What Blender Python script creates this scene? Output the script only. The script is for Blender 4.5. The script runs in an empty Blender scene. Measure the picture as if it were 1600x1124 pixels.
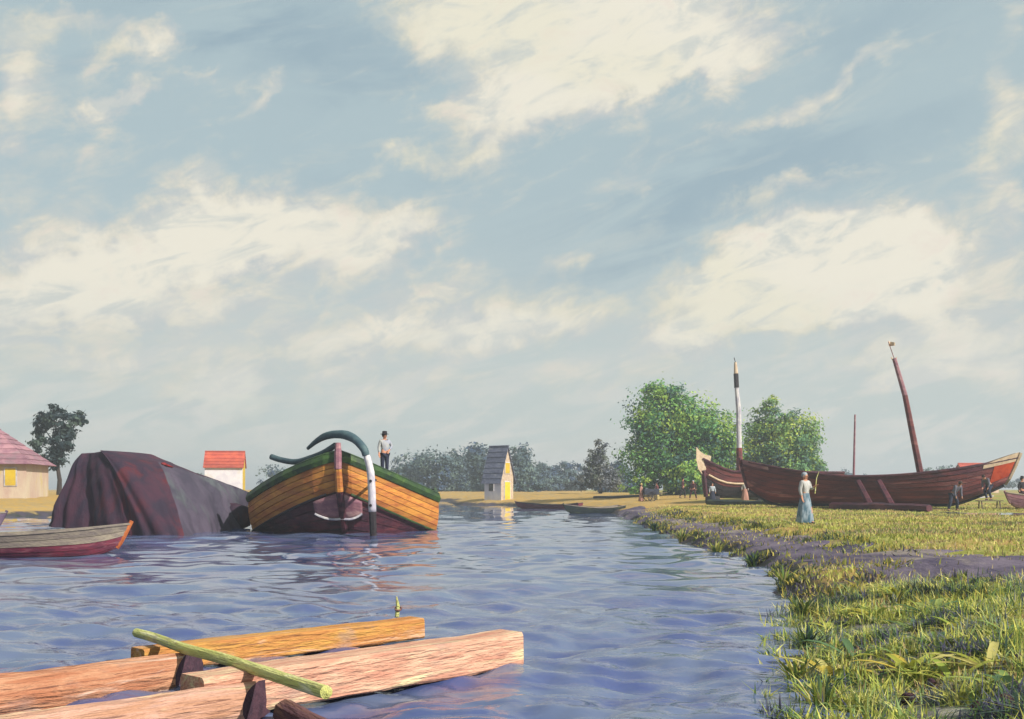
import bpy, bmesh, math, random
import numpy as np
from mathutils import Vector, Matrix, noise as mnoise

S = bpy.context.scene
COL = S.collection
R = math.radians
rng = random.Random(7)

# ------------------------------------------------------------------ camera
F = 1715.0            # focal length in photograph pixels (1600 wide)
HZ = 765.0            # horizon row
EYE = 1.8
cd = bpy.data.cameras.new('camera')
cd.sensor_width = 36.0
cd.lens = 36.0 * F / 1600.0
cd.shift_y = (HZ - 562.0) / 1600.0
cd.clip_start = 0.1
cd.clip_end = 6000.0
cam = bpy.data.objects.new('camera', cd)
COL.objects.link(cam)
cam.location = (0, 0, EYE)
cam.rotation_euler = (R(90), 0, 0)
S.camera = cam

# ------------------------------------------------------------------ exposure
S.view_settings.view_transform = 'Standard'
S.view_settings.look = 'None'
S.view_settings.exposure = 0.7
S.view_settings.gamma = 1.0
S.view_settings.use_curve_mapping = False

# ------------------------------------------------------------------ sun
SUN_DIR = Vector((0.70, -0.56, 0.62)).normalized()     # towards the sun: right, a little behind us
sl = bpy.data.lights.new('sun', 'SUN')
sl.energy = 4.6
sl.angle = R(0.6)
sl.color = (1.0, 0.94, 0.84)
sun = bpy.data.objects.new('sun', sl)
COL.objects.link(sun)
sun.rotation_euler = SUN_DIR.to_track_quat('Z', 'Y').to_euler()
SUN_EL = math.asin(SUN_DIR.z)
SUN_AZ = math.atan2(SUN_DIR.x, SUN_DIR.y)              # clockwise from +Y

# ------------------------------------------------------------------ node helpers
def lin(c):
    c /= 255.0
    return c / 12.92 if c <= 0.04045 else ((c + 0.055) / 1.055) ** 2.4
def rgb(r, g, b, k=1.0):
    return (lin(r) * k, lin(g) * k, lin(b) * k, 1.0)

class NT:
    def __init__(self, tree):
        self.t = tree
    def n(self, kind, **kw):
        nd = self.t.nodes.new(kind)
        for k, v in kw.items():
            setattr(nd, k, v)
        return nd
    def put(self, sock, v):
        if isinstance(v, (int, float)):
            sock.default_value = v
        elif isinstance(v, (tuple, list)):
            sock.default_value = v
        elif v is not None:
            self.t.links.new(v, sock)
    def m(self, op, a, b=None, c=None, clamp=False):
        nd = self.n('ShaderNodeMath', operation=op, use_clamp=clamp)
        for i, v in enumerate((a, b, c)):
            if v is not None:
                self.put(nd.inputs[i], v)
        return nd.outputs[0]
    def mix(self, f, a, b, bt='MIX'):
        nd = self.n('ShaderNodeMix', data_type='RGBA', blend_type=bt, clamp_factor=True)
        self.put(nd.inputs[0], f); self.put(nd.inputs[6], a); self.put(nd.inputs[7], b)
        return nd.outputs[2]
    def noise(self, vec, scale, detail=4, rough=0.55, dist=0.0, dim='3D'):
        nd = self.n('ShaderNodeTexNoise', noise_dimensions=dim)
        if vec is not None:
            self.t.links.new(vec, nd.inputs['Vector'])
        nd.inputs['Scale'].default_value = scale
        nd.inputs['Detail'].default_value = detail
        nd.inputs['Roughness'].default_value = rough
        nd.inputs['Distortion'].default_value = dist
        return nd
    def ss(self, v, lo, hi):
        nd = self.n('ShaderNodeMapRange', interpolation_type='SMOOTHSTEP')
        self.put(nd.inputs[0], v); self.put(nd.inputs[1], lo); self.put(nd.inputs[2], hi)
        return nd.outputs[0]
    def mapping(self, vec, scale=(1, 1, 1), rot=(0, 0, 0), loc=(0, 0, 0)):
        nd = self.n('ShaderNodeMapping')
        self.t.links.new(vec, nd.inputs['Vector'])
        nd.inputs['Scale'].default_value = scale
        nd.inputs['Rotation'].default_value = rot
        nd.inputs['Location'].default_value = loc
        return nd.outputs[0]

# ------------------------------------------------------------------ world: Nishita sky with a broken cloud cover
world = bpy.data.worlds.new('World')
S.world = world
world.use_nodes = True
wt = world.node_tree
wt.nodes.clear()
w = NT(wt)
tc = w.n('ShaderNodeTexCoord')
sep = w.n('ShaderNodeSeparateXYZ')
wt.links.new(tc.outputs['Generated'], sep.inputs[0])
az = w.m('ARCTAN2', sep.outputs[0], sep.outputs[1])
el = w.m('ARCSINE', sep.outputs[2])
sky = w.n('ShaderNodeTexSky', sky_type='NISHITA', sun_disc=False)
sky.sun_elevation = SUN_EL
sky.sun_rotation = SUN_AZ
sky.air_density = 1.0; sky.dust_density = 2.0; sky.ozone_density = 1.2
BG = 0.10
def bgc(r, g, b, k=1.0):                 # colour wanted on screen -> radiance before the background strength
    e = 2.0 ** S.view_settings.exposure
    return tuple(lin(c) * k / e / BG for c in (r, g, b)) + (1.0,)

# warp of the sky coordinates so that cloud edges are ragged
uv = w.n('ShaderNodeCombineXYZ')
wt.links.new(az, uv.inputs[0]); wt.links.new(el, uv.inputs[1])
wn = w.noise(uv.outputs[0], 11.0, 7, 0.62, 0.3)
wsep = w.n('ShaderNodeSeparateColor')
wt.links.new(wn.outputs['Color'], wsep.inputs[0])
waz = w.m('MULTIPLY_ADD', w.m('SUBTRACT', wsep.outputs[0], 0.5), 0.14, az)
wel = w.m('MULTIPLY_ADD', w.m('SUBTRACT', wsep.outputs[1], 0.5), 0.10, el)

def blob_field(blobs):
    tot = None
    for (px, py, rx, ry, ang, wt_) in blobs:
        a0 = math.atan((px - 800) / F)
        e0 = math.atan((HZ - py) / F * math.cos(a0))
        dx = w.m('SUBTRACT', waz, a0)
        dy = w.m('SUBTRACT', wel, e0)
        c, s = math.cos(R(ang)), math.sin(R(ang))
        u = w.m('DIVIDE', w.m('MULTIPLY_ADD', dx, c, w.m('MULTIPLY', dy, s)), rx / F)
        v = w.m('DIVIDE', w.m('MULTIPLY_ADD', dy, c, w.m('MULTIPLY', dx, -s)), ry / F)
        g = w.m('EXPONENT', w.m('MULTIPLY', w.m('ADD', w.m('MULTIPLY', u, u), w.m('MULTIPLY', v, v)), -1.0))
        g = w.m('MULTIPLY', g, wt_)
        tot = g if tot is None else w.m('ADD', tot, g)
    return tot

cream = [(900, 5, 230, 60, 4, 1.15), (860, 95, 120, 42, 10, 0.75), (830, 180, 160, 45, 12, 0.85), (1110, 60, 130, 45, 8, 0.7), (720, 35, 90, 45, 0, 0.8), (1010, 110, 110, 30, 10, 0.5),
         (400, 340, 150, 52, 8, 1.05), (250, 405, 170, 48, 18, 0.8), (90, 470, 120, 60, 20, 0.6), (560, 390, 110, 45, 10, 0.6), (40, 400, 80, 60, 0, 0.55),
         (650, 345, 60, 30, 20, 0.5), (350, 480, 180, 36, 8, 0.45),
         (1150, 405, 90, 45, 14, 1.1), (1350, 390, 115, 52, 0, 1.45), (1300, 455, 180, 42, 4, 1.0), (1180, 490, 150, 40, 12, 0.6), (1420, 490, 110, 45, 0, 0.6),
         (800, 500, 160, 38, 8, 0.8), (560, 535, 160, 45, 6, 0.6), (1060, 520, 130, 40, 10, 0.5),
         (50, 110, 50, 70, 20, 0.75), (225, 55, 70, 24, 22, 0.75), (195, 150, 60, 22, 35, 0.65), (410, 150, 36, 16, 40, 0.5), (110, 25, 80, 20, 10, 0.5), (320, 110, 50, 14, 20, 0.4),
         (40, 215, 60, 30, 0, 0.5), (630, 240, 60, 22, 6, 0.45), (1010, 255, 80, 25, 12, 0.45), (1180, 170, 110, 22, 10, 0.4), (680, 160, 50, 16, 0, 0.4), (1230, 290, 80, 18, 14, 0.4),
         (340, 615, 80, 35, 0, 0.8), (1585, 200, 45, 220, 0, 0.45), (1330, 110, 120, 18, 8, 0.4), (1560, 560, 110, 60, 0, 0.4), (1420, 580, 120, 40, 0, 0.4), (880, 400, 50, 25, 15, 0.55), (700, 450, 120, 25, 10, 0.4),
         (160, 560, 160, 35, 5, 0.35), (640, 610, 200, 35, 0, 0.35), (1000, 600, 180, 30, 0, 0.3)]
blue = [(360, 25, 170, 45, -4, 1.0), (120, 100, 120, 60, 25, 0.35), (560, 110, 160, 60, -8, 0.5), (600, 250, 150, 60, 10, 0.4),
        (1050, 300, 260, 70, 18, 0.6), (1330, 210, 190, 70, 14, 0.45), (960, 400, 170, 60, 22, 0.4), (1380, 40, 160, 40, 5, 0.5), (700, 90, 120, 50, 0, 0.3)]
cf = blob_field(cream)
bf = blob_field(blue)
# streaked fields, swept up to the right like wind-drawn cloud
rotuv = w.mapping(uv.outputs[0], (1, 1, 1), (0, 0, R(-17)))
st = w.noise(w.mapping(rotuv, (4.5, 17, 1)), 1.0, 7, 0.6, 0.9).outputs['Fac']
st2 = w.noise(w.mapping(rotuv, (11, 42, 1), loc=(3, 7, 0)), 1.0, 6, 0.62, 0.6).outputs['Fac']
big = w.noise(w.mapping(uv.outputs[0], (3.2, 6.5, 1), loc=(1.7, 0.4, 0)), 1.0, 3, 0.5, 0.3).outputs['Fac']
fine = w.noise(w.mapping(rotuv, (0.8, 1.35, 1)), 26.0, 6, 0.62, 0.5).outputs['Fac']
# beyond the blobs the cover goes on with the same character
inside = w.m('MULTIPLY', w.ss(w.m('ABSOLUTE', az), 0.62, 0.40), w.ss(el, 0.62, 0.40))
far_cover = w.m('MULTIPLY', w.m('SUBTRACT', 1.0, inside), w.ss(big, 0.47, 0.70))
dens = w.m('ADD', cf, far_cover)
dens = w.m('ADD', dens, w.m('MULTIPLY', w.m('SUBTRACT', st, 0.5), 0.75))
dens = w.m('ADD', dens, w.m('MULTIPLY', w.m('SUBTRACT', st2, 0.5), 0.8))
dens = w.m('ADD', dens, w.m('MULTIPLY', w.m('SUBTRACT', fine, 0.5), 0.7))
dens = w.m('SUBTRACT', dens, w.m('MULTIPLY', bf, 0.22))
# base: nishita under a thin veil
veil = w.mix(w.ss(el, 0.0, 0.30), bgc(207, 212, 206), bgc(177, 195, 199))
base = w.mix(0.93, sky.outputs[0], veil)
base = w.mix(w.m('MULTIPLY', bf, w.ss(st, 0.35, 0.6), clamp=True), base, bgc(155, 177, 189))
base = w.mix(w.m('MULTIPLY', w.ss(st2, 0.52, 0.70), 0.5), base, bgc(192, 202, 201))
cshade = w.mix(w.ss(fine, 0.40, 0.60), bgc(203, 205, 203), bgc(224, 219, 203))
ccol = w.mix(w.ss(dens, 0.35, 0.90), cshade, bgc(242, 236, 219))
ccol = w.mix(w.m('MULTIPLY', w.ss(fine, 0.56, 0.70), 0.35), ccol, bgc(234, 216, 206))
ccol = w.mix(w.m('MULTIPLY', w.ss(big, 0.50, 0.62), 0.25), ccol, bgc(230, 225, 190))
flk = w.m('MULTIPLY', w.m('MULTIPLY', w.ss(st2, 0.47, 0.64), w.ss(fine, 0.62, 0.44)), 0.75)
ccol = w.mix(flk, ccol, bgc(198, 205, 203))
cloudy = w.mix(w.m('MULTIPLY', w.ss(dens, 0.02, 0.62), 0.94), base, ccol)
hor = w.m('MULTIPLY', w.ss(el, 0.19, 0.03), 0.8)
skyfin = w.mix(w.m('MULTIPLY', hor, w.ss(st, 0.30, 0.55)), cloudy, w.mix(w.ss(st2, 0.42, 0.60), bgc(192, 204, 202), bgc(216, 217, 211)))
bgn = w.n('ShaderNodeBackground')
wt.links.new(skyfin, bgn.inputs[0])
bgn.inputs[1].default_value = BG
wo = w.n('ShaderNodeOutputWorld')
wt.links.new(bgn.outputs[0], wo.inputs[0])
world.cycles.sampling_method = 'MANUAL'
world.cycles.sample_map_resolution = 1024

# ------------------------------------------------------------------ materials
MATS = {}
def mat(name, c1, c2=None, rough=0.8, scale=3.0, stretch=(1, 1, 1), bump=0.0, bscale=None, c3=None, spec=0.3, detail=5, dist=0.4, streak=None):
    """procedural paint / wood / cloth: two or three tones broken by noise, with relief"""
    if name in MATS:
        return MATS[name]
    mt = bpy.data.materials.new(name)
    mt.use_nodes = True
    t = mt.node_tree
    q = NT(t)
    b = t.nodes['Principled BSDF']
    b.inputs['Roughness'].default_value = rough
    b.inputs['Specular IOR Level'].default_value = spec
    c2 = c2 or tuple(x * 0.75 for x in c1[:3]) + (1,)
    co = q.n('ShaderNodeTexCoord').outputs['Object']
    co = q.mapping(co, stretch)
    n1 = q.noise(co, scale, detail, 0.62, dist).outputs['Fac']
    col = q.mix(q.ss(n1, 0.36, 0.64), c1, c2)
    if c3:
        n2 = q.noise(q.mapping(co, loc=(5, 3, 8)), scale * 0.6, detail, 0.6, dist).outputs['Fac']
        col = q.mix(q.ss(n2, 0.54, 0.66), col, c3)
    if streak:
        n4 = q.noise(q.mapping(co, (0.7, 3.2, 3.2), loc=(2, 9, 4)), scale * 1.6, 6, 0.65, 0.5).outputs['Fac']
        col = q.mix(q.m('MULTIPLY', q.ss(n4, 0.575, 0.64), 0.7), col, streak)
        n5 = q.noise(q.mapping(co, (1.2, 0.25, 0.25), loc=(7, 1, 2)), scale * 0.9, 4, 0.6, 0.3).outputs['Fac']
        col = q.mix(q.m('MULTIPLY', q.ss(n5, 0.54, 0.68), 0.5), col, rgb(170, 150, 146, 0.6))
    oi = q.n('ShaderNodeObjectInfo').outputs['Random']
    col = q.mix(1.0, col, q.mix(oi, (0.76, 0.76, 0.78, 1), (1.18, 1.17, 1.14, 1)), 'MULTIPLY')
    t.links.new(col, b.inputs['Base Color'])
    if bump:
        n3 = q.noise(co, bscale or scale * 3, 4, 0.6).outputs['Fac']
        bp = q.n('ShaderNodeBump')
        bp.inputs['Strength'].default_value = bump
        bp.inputs['Distance'].default_value = 0.05
        t.links.new(n3, bp.inputs['Height'])
        t.links.new(bp.outputs[0], b.inputs['Normal'])
    MATS[name] = mt
    return mt

def leafmat(name, rough=0.6, trans=0.4):
    """foliage: colour from the leaf's own attribute"""
    if name in MATS:
        return MATS[name]
    mt = bpy.data.materials.new(name)
    mt.use_nodes = True
    t = mt.node_tree
    q = NT(t)
    b = t.nodes['Principled BSDF']
    a = q.n('ShaderNodeAttribute', attribute_name='leafcol')
    t.links.new(a.outputs['Color'], b.inputs['Base Color'])
    b.inputs['Roughness'].default_value = rough
    b.inputs['Specular IOR Level'].default_value = 0.2
    tr = q.n('ShaderNodeBsdfTranslucent')
    t.links.new(a.outputs['Color'], tr.inputs[0])
    mx = q.n('ShaderNodeMixShader')
    mx.inputs[0].default_value = trans
    t.links.new(b.outputs[0], mx.inputs[1]); t.links.new(tr.outputs[0], mx.inputs[2])
    t.links.new(mx.outputs[0], t.nodes['Material Output'].inputs[0])
    MATS[name] = mt
    return mt

# ------------------------------------------------------------------ mesh helpers
def link(name, me, m, parent=None):
    o = bpy.data.objects.new(name, me)
    if m is not None and len(me.materials) == 0:
        me.materials.append(m)
    COL.objects.link(o)
    if parent is not None:
        o.parent = parent
    return o

class MB:
    def __init__(self):
        self.v = []; self.f = []
    def add(self, vs, fs):
        k = len(self.v)
        self.v += [tuple(p) for p in vs]
        self.f += [tuple(i + k for i in q) for q in fs]
        return self
    def box(self, c, s, rz=0.0, jitter=0.0):
        x, y, z = (d / 2 for d in s)
        vs = []
        for dz in (-z, z):
            for (dx, dy) in ((-x, -y), (x, -y), (x, y), (-x, y)):
                a = dx * math.cos(rz) - dy * math.sin(rz); b = dx * math.sin(rz) + dy * math.cos(rz)
                vs.append((c[0] + a + rng.uniform(-jitter, jitter), c[1] + b + rng.uniform(-jitter, jitter), c[2] + dz + rng.uniform(-jitter, jitter)))
        return self.add(vs, [(0, 3, 2, 1), (4, 5, 6, 7), (0, 1, 5, 4), (1, 2, 6, 5), (2, 3, 7, 6), (3, 0, 4, 7)])
    def tube(self, pts, rad, seg=8, flat=1.0, cap=True, wob=0.0):
        pts = [Vector(p) for p in pts]
        n = len(pts)
        if isinstance(rad, (int, float)):
            rad = [rad] * n
        vs = []; fs = []
        up = None
        for i, p in enumerate(pts):
            t = (pts[min(i + 1, n - 1)] - pts[max(i - 1, 0)]).normalized()
            if up is None:
                ref = Vector((0, 0, 1)) if abs(t.z) < 0.9 else Vector((0, 1, 0))
                up = (ref - t * ref.dot(t)).normalized()
            else:
                up = (up - t * up.dot(t)).normalized()
            sd = t.cross(up)
            for k in range(seg):
                a = 2 * math.pi * (k + 0.5) / seg
                r = rad[i] * (1 + rng.uniform(-wob, wob))
                vs.append(p + up * (math.sin(a) * r * flat) + sd * (math.cos(a) * r))
        for i in range(n - 1):
            for k in range(seg):
                k2 = (k + 1) % seg
                fs.append((i * seg + k, i * seg + k2, (i + 1) * seg + k2, (i + 1) * seg + k))
        if cap:
            fs.append(tuple(range(seg))[::-1])
            fs.append(tuple((n - 1) * seg + k for k in range(seg)))
        return self.add(vs, fs)
    def lathe(self, prof, c=(0, 0, 0), seg=16, sx=1.0, sy=1.0):
        vs = []; fs = []
        for (r, z) in prof:
            for k in range(seg):
                a = 2 * math.pi * k / seg
                vs.append((c[0] + r * sx * math.cos(a), c[1] + r * sy * math.sin(a), c[2] + z))
        for i in range(len(prof) - 1):
            for k in range(seg):
                k2 = (k + 1) % seg
                fs.append((i * seg + k, i * seg + k2, (i + 1) * seg + k2, (i + 1) * seg + k))
        fs.append(tuple(range(seg))[::-1]); fs.append(tuple((len(prof) - 1) * seg + k for k in range(seg)))
        return self.add(vs, fs)
    def sheet(self, fn, nu, nv, thick=None):
        """grid surface fn(u,v); with thick (a vector function) closed into a slab"""
        g = [[Vector(fn(i / nu, j / nv)) for j in range(nv + 1)] for i in range(nu + 1)]
        W = nv + 1
        vs = [g[i][j] for i in range(nu + 1) for j in range(W)]
        fs = [(i * W + j, (i + 1) * W + j, (i + 1) * W + j + 1, i * W + j + 1) for i in range(nu) for j in range(nv)]
        if thick is not None:
            k = len(vs)
            vs += [g[i][j] + Vector(thick(i / nu, j / nv)) for i in range(nu + 1) for j in range(W)]
            fs += [(k + i * W + j, k + i * W + j + 1, k + (i + 1) * W + j + 1, k + (i + 1) * W + j) for i in range(nu) for j in range(nv)]
            for i in range(nu):
                fs.append((i * W, k + i * W, k + (i + 1) * W, (i + 1) * W))
                fs.append((i * W + nv, (i + 1) * W + nv, k + (i + 1) * W + nv, k + i * W + nv))
            for j in range(nv):
                fs.append((j, j + 1, k + j + 1, k + j))
                fs.append((nu * W + j, k + nu * W + j, k + nu * W + j + 1, nu * W + j + 1))
        return self.add(vs, fs)
    def build(self, name, m, parent=None, smooth=False, fix=True):
        me = bpy.data.meshes.new(name)
        me.from_pydata(self.v, [], self.f)
        if fix:
            bm = bmesh.new(); bm.from_mesh(me)
            bmesh.ops.recalc_face_normals(bm, faces=bm.faces)
            bm.to_mesh(me); bm.free()
        if smooth:
            me.polygons.foreach_set('use_smooth', [True] * len(me.polygons))
        me.update()
        return link(name, me, m, parent)

def tag(o, label=None, cat=None, group=None, kind=None):
    if label: o['label'] = label
    if cat: o['category'] = cat
    if group: o['group'] = group
    if kind: o['kind'] = kind
    return o
def thing(name, loc, label, cat, group=None, rz=0.0):
    o = bpy.data.objects.new(name, None)
    o.empty_display_size = 0.3
    COL.objects.link(o)
    o.location = loc; o.rotation_euler = (0, 0, rz)
    bpy.context.view_layer.update()
    return tag(o, label, cat, group)
def W2(px, py, Y):
    """point at distance Y that the photograph shows at (px, py)"""
    return Vector(((px - 800) / F * Y, Y, EYE + (HZ - py) / F * Y))
def PZ(px, py, z=0.0):
    """point at height z that the photograph shows at (px, py)"""
    Y = (EYE - z) * F / (py - HZ)
    return Vector(((px - 800) / F * Y, Y, z))
def sstep(a, b, x):
    t = np.clip((x - a) / (b - a), 0, 1)
    return t * t * (3 - 2 * t)

# ------------------------------------------------------------------ terrain
CANAL = np.array([(1.2, -40), (1.8, 0), (2.1, 6), (2.3, 8.6), (2.6, 10.5), (3.05, 12.6), (4.1, 15.8), (5.4, 22.9), (6.0, 29.4), (5.9, 36),
                  (6.5, 56), (7.6, 75), (6.6, 95), (3.0, 116), (-1.0, 125), (-4.5, 127), (-7.0, 132), (-8.6, 150), (-7.5, 170), (-13, 176),
                  (-16, 150), (-19, 120), (-24, 98), (-30, 78), (-37, 62), (-60, 45), (-120, 25), (-120, -40)], dtype=float)
def canal_dist(x, y):
    """signed distance to the water's edge, positive on land"""
    x = np.asarray(x, float); y = np.asarray(y, float)
    d2 = np.full(x.shape, 1e18); ins = np.zeros(x.shape, bool)
    n = len(CANAL)
    for i in range(n):
        ax, ay = CANAL[i]; bx, by = CANAL[(i + 1) % n]
        dx, dy = bx - ax, by - ay
        t = np.clip(((x - ax) * dx + (y - ay) * dy) / (dx * dx + dy * dy), 0, 1)
        d2 = np.minimum(d2, (x - ax - t * dx) ** 2 + (y - ay - t * dy) ** 2)
        c = (ay > y) != (by > y)
        xi = ax + (y - ay) * dx / (dy if dy else 1e-9)
        ins ^= c & (x < xi)
    d = np.sqrt(d2)
    return np.where(ins, -d, d)
def wob(x, y):
    return (np.sin(x * 0.9 + 1.3 * np.sin(y * 0.31)) * np.cos(y * 0.7 + 0.8 * np.sin(x * 0.43)))
def ground_h(x, y):
    x = np.asarray(x, float); y = np.asarray(y, float)
    d = canal_dist(x, y) + 0.22 * wob(x * 1.7, y * 1.9)
    nr = sstep(20, 13, y) * sstep(-2, 1, x)
    h = (0.34 - 0.16 * nr) * sstep(-0.1, 0.7 + 0.8 * nr, d) + (0.36 + 0.10 * nr) * sstep(0.5, 3.2 + 1.0 * nr, d)
    h += 0.62 * sstep(58, 108, y) * sstep(3, 14, d)
    h += 0.25 * sstep(130, 260, y)
    h += (0.045 * wob(x, y) + 0.03 * wob(x * 2.3 + 4, y * 2.1)) * sstep(0.2, 2.5, d)
    h += -1.3 * sstep(0.0, 2.5, -d) - 0.05
    return h
def gh(x, y):
    return float(ground_h(np.array([x]), np.array([y]))[0])
def GP(px, py, lo=5.0, hi=170.0):
    """ground point seen at (px, py)"""
    Ys = np.geomspace(lo, hi, 1500)
    X = (px - 800) / F * Ys; Z = EYE + (HZ - py) / F * Ys
    below = Z <= np.maximum(ground_h(X, Ys), 0)
    i = int(np.argmax(below)) if below.any() else len(Ys) - 1
    return Vector((X[i], Ys[i], max(float(ground_h(X[i:i+1], Ys[i:i+1])[0]), 0.0)))

def axis(knots, ns):
    out = []
    for (a, b), n in zip(zip(knots[:-1], knots[1:]), ns):
        out += list(np.linspace(a, b, n, endpoint=False))
    return np.array(out + [knots[-1]])
gx = axis([-3000, -400, -120, -40, 0.5, 12, 40, 120, 400, 3000], [6, 10, 24, 60, 150, 90, 40, 14, 6])
gy = axis([-60, 0, 5, 22, 60, 130, 200, 500, 4000], [14, 10, 190, 130, 80, 40, 14, 8])
GX, GY = np.meshgrid(gx, gy)
GZ = ground_h(GX, GY)
nx, ny = len(gx), len(gy)
co = np.stack([GX.ravel(), GY.ravel(), GZ.ravel()], 1)
idx = np.arange(nx * ny).reshape(ny, nx)
quads = np.stack([idx[:-1, :-1].ravel(), idx[:-1, 1:].ravel(), idx[1:, 1:].ravel(), idx[1:, :-1].ravel()], 1)
def np_mesh(name, co, quads):
    me = bpy.data.meshes.new(name)
    nq, k = quads.shape
    me.vertices.add(len(co)); me.vertices.foreach_set('co', co.astype(np.float32).ravel())
    me.loops.add(nq * k); me.loops.foreach_set('vertex_index', quads.astype(np.int32).ravel())
    me.polygons.add(nq)
    me.polygons.foreach_set('loop_start', (np.arange(nq) * k).astype(np.int32))
    me.polygons.foreach_set('loop_total', np.full(nq, k, np.int32))
    me.update(calc_edges=True)
    me.validate()
    return me
gme = np_mesh('ground', co, quads)
at = gme.attributes.new('inland', 'FLOAT', 'POINT')
at.data.foreach_set('value', canal_dist(GX, GY).ravel().astype(np.float32))
gme.polygons.foreach_set('use_smooth', [True] * len(gme.polygons))

gm = bpy.data.materials.new('bank_earth_and_turf'); gm.use_nodes = True
t = gm.node_tree; q = NT(t); b = t.nodes['Principled BSDF']
b.inputs['Roughness'].default_value = 0.95; b.inputs['Specular IOR Level'].default_value = 0.1
gp = q.n('ShaderNodeNewGeometry').outputs['Position']
inl = q.n('ShaderNodeAttribute', attribute_name='inland').outputs['Fac']
gs = q.n('ShaderNodeSeparateXYZ'); t.links.new(gp, gs.inputs[0])
nA = q.noise(q.mapping(gp, (1, 0.45, 1)), 0.33, 5, 0.6, 0.6).outputs['Fac']
nB = q.noise(gp, 1.4, 6, 0.62, 0.4).outputs['Fac']
nC = q.noise(gp, 0.09, 4, 0.6).outputs['Fac']
turf = q.mix(q.ss(nB, 0.38, 0.62), rgb(146, 150, 66, 0.62), rgb(178, 176, 96, 0.62))
turf = q.mix(q.ss(nA, 0.48, 0.62), turf, rgb(190, 156, 98, 0.66))
turf = q.mix(q.m('MULTIPLY', q.ss(q.noise(gp, 0.6, 4, 0.6).outputs['Fac'], 0.60, 0.70), 0.7), turf, rgb(172, 138, 122, 0.62))
straw = q.mix(q.ss(nB, 0.40, 0.60), rgb(205, 166, 88, 0.66), rgb(186, 160, 110, 0.66))
farm = q.m('MULTIPLY', q.ss(gs.outputs[1], 42, 70), q.ss(gs.outputs[0], 19, 13))
turf = q.mix(farm, turf, straw)
mud = q.mix(q.ss(nB, 0.40, 0.60), rgb(98, 90, 104, 0.5), rgb(74, 78, 70, 0.5))
edge = q.m('ADD', inl, q.m('MULTIPLY', q.m('SUBTRACT', nB, 0.5), 2.2))
near = q.m('MULTIPLY', q.ss(gs.outputs[1], 17, 13), 0.85)
earth = q.mix(q.ss(nB, 0.42, 0.60), rgb(176, 172, 162, 0.7), rgb(124, 122, 136, 0.7))
earth = q.mix(q.ss(q.noise(gp, 5.0, 4, 0.6).outputs['Fac'], 0.52, 0.62), earth, rgb(140, 156, 90, 0.7))
turf = q.mix(near, turf, earth)
gcol = q.mix(q.ss(edge, 0.35, 1.2), mud, turf)
t.links.new(gcol, b.inputs['Base Color'])
bp = q.n('ShaderNodeBump'); bp.inputs['Strength'].default_value = 0.8; bp.inputs['Distance'].default_value = 0.12
t.links.new(q.noise(gp, 4.0, 6, 0.65).outputs['Fac'], bp.inputs['Height']); t.links.new(bp.outputs[0], b.inputs['Normal'])
tag(link('ground', gme, gm), kind='structure')

# ------------------------------------------------------------------ canal water
def wave(x, y, dist):
    z = np.zeros_like(x)
    rw = np.random.RandomState(3)
    for k in range(34):
        lam = 0.32 * (1.115 ** k) * rw.uniform(0.9, 1.1)
        if lam > 4.5: break
        ang = R(92) + rw.normal(0, 0.75)
        kx, ky = math.cos(ang) * 2 * math.pi / lam, math.sin(ang) * 2 * math.pi / lam
        slope = 0.082 if lam < 0.95 else 0.030
        amp = slope * lam / (2 * math.pi)
        keep = np.clip(2.0 - dist / (lam * 24.0), 0, 1)
        if lam < 0.95:
            keep = keep * (0.12 + 0.88 * sstep(26, 12, y))
        ph = kx * x + ky * y + rw.uniform(0, 6.28) + 1.4 * np.sin(0.47 * x + 0.31 * y + k) + 0.7 * np.sin(-0.9 * x + 0.7 * y + 2 * k)
        z += amp * keep * (np.sin(ph) + 0.28 * np.sin(2 * ph + 1.2))
    return z
wy = np.concatenate([np.linspace(-40, 3, 10, endpoint=False), np.geomspace(3, 60, 430, endpoint=False), np.geomspace(60, 182, 60)])
wu = axis([-3.0, -0.9, -0.52, 0.36, 0.9], [16, 30, 400, 24])
WU, WY = np.meshgrid(wu, wy)
WX = WU * np.maximum(WY, 9.0) * np.where(WY < 9, 1.0, 1.0)
WZ = wave(WX, WY, np.hypot(WX, WY)) * sstep(2, 6, WY)
wi = np.arange(WX.size).reshape(WX.shape)
wq = np.stack([wi[:-1, :-1].ravel(), wi[:-1, 1:].ravel(), wi[1:, 1:].ravel(), wi[1:, :-1].ravel()], 1)
wme = np_mesh('canal_water', np.stack([WX.ravel(), WY.ravel(), WZ.ravel()], 1), wq)
wme.polygons.foreach_set('use_smooth', [True] * len(wme.polygons))
wm = bpy.data.materials.new('canal_water'); wm.use_nodes = True
t = wm.node_tree; q = NT(t); b = t.nodes['Principled BSDF']
gp = q.n('ShaderNodeNewGeometry').outputs['Position']
n1 = q.noise(q.mapping(gp, (0.8, 1.4, 1)), 0.7, 4, 0.55, 0.5).outputs['Fac']
wc = q.mix(q.ss(n1, 0.4, 0.6), rgb(92, 108, 168, 0.46), rgb(118, 134, 172, 0.5))
t.links.new(wc, b.inputs['Base Color'])
b.inputs['Roughness'].default_value = 0.03
b.inputs['IOR'].default_value = 1.33
b.inputs['Specular IOR Level'].default_value = 0.5
bp = q.n('ShaderNodeBump'); bp.inputs['Strength'].default_value = 1.0; bp.inputs['Distance'].default_value = 0.013
hh = q.m('ADD', q.noise(q.mapping(gp, (1.0, 2.2, 1)), 1.7, 4, 0.6, 0.6).outputs['Fac'],
         q.m('MULTIPLY', q.noise(q.mapping(gp, (1.0, 1.8, 1)), 6.0, 3, 0.55, 0.4).outputs['Fac'], 0.30))
wsp = q.n('ShaderNodeSeparateXYZ'); t.links.new(gp, wsp.inputs[0])
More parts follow.
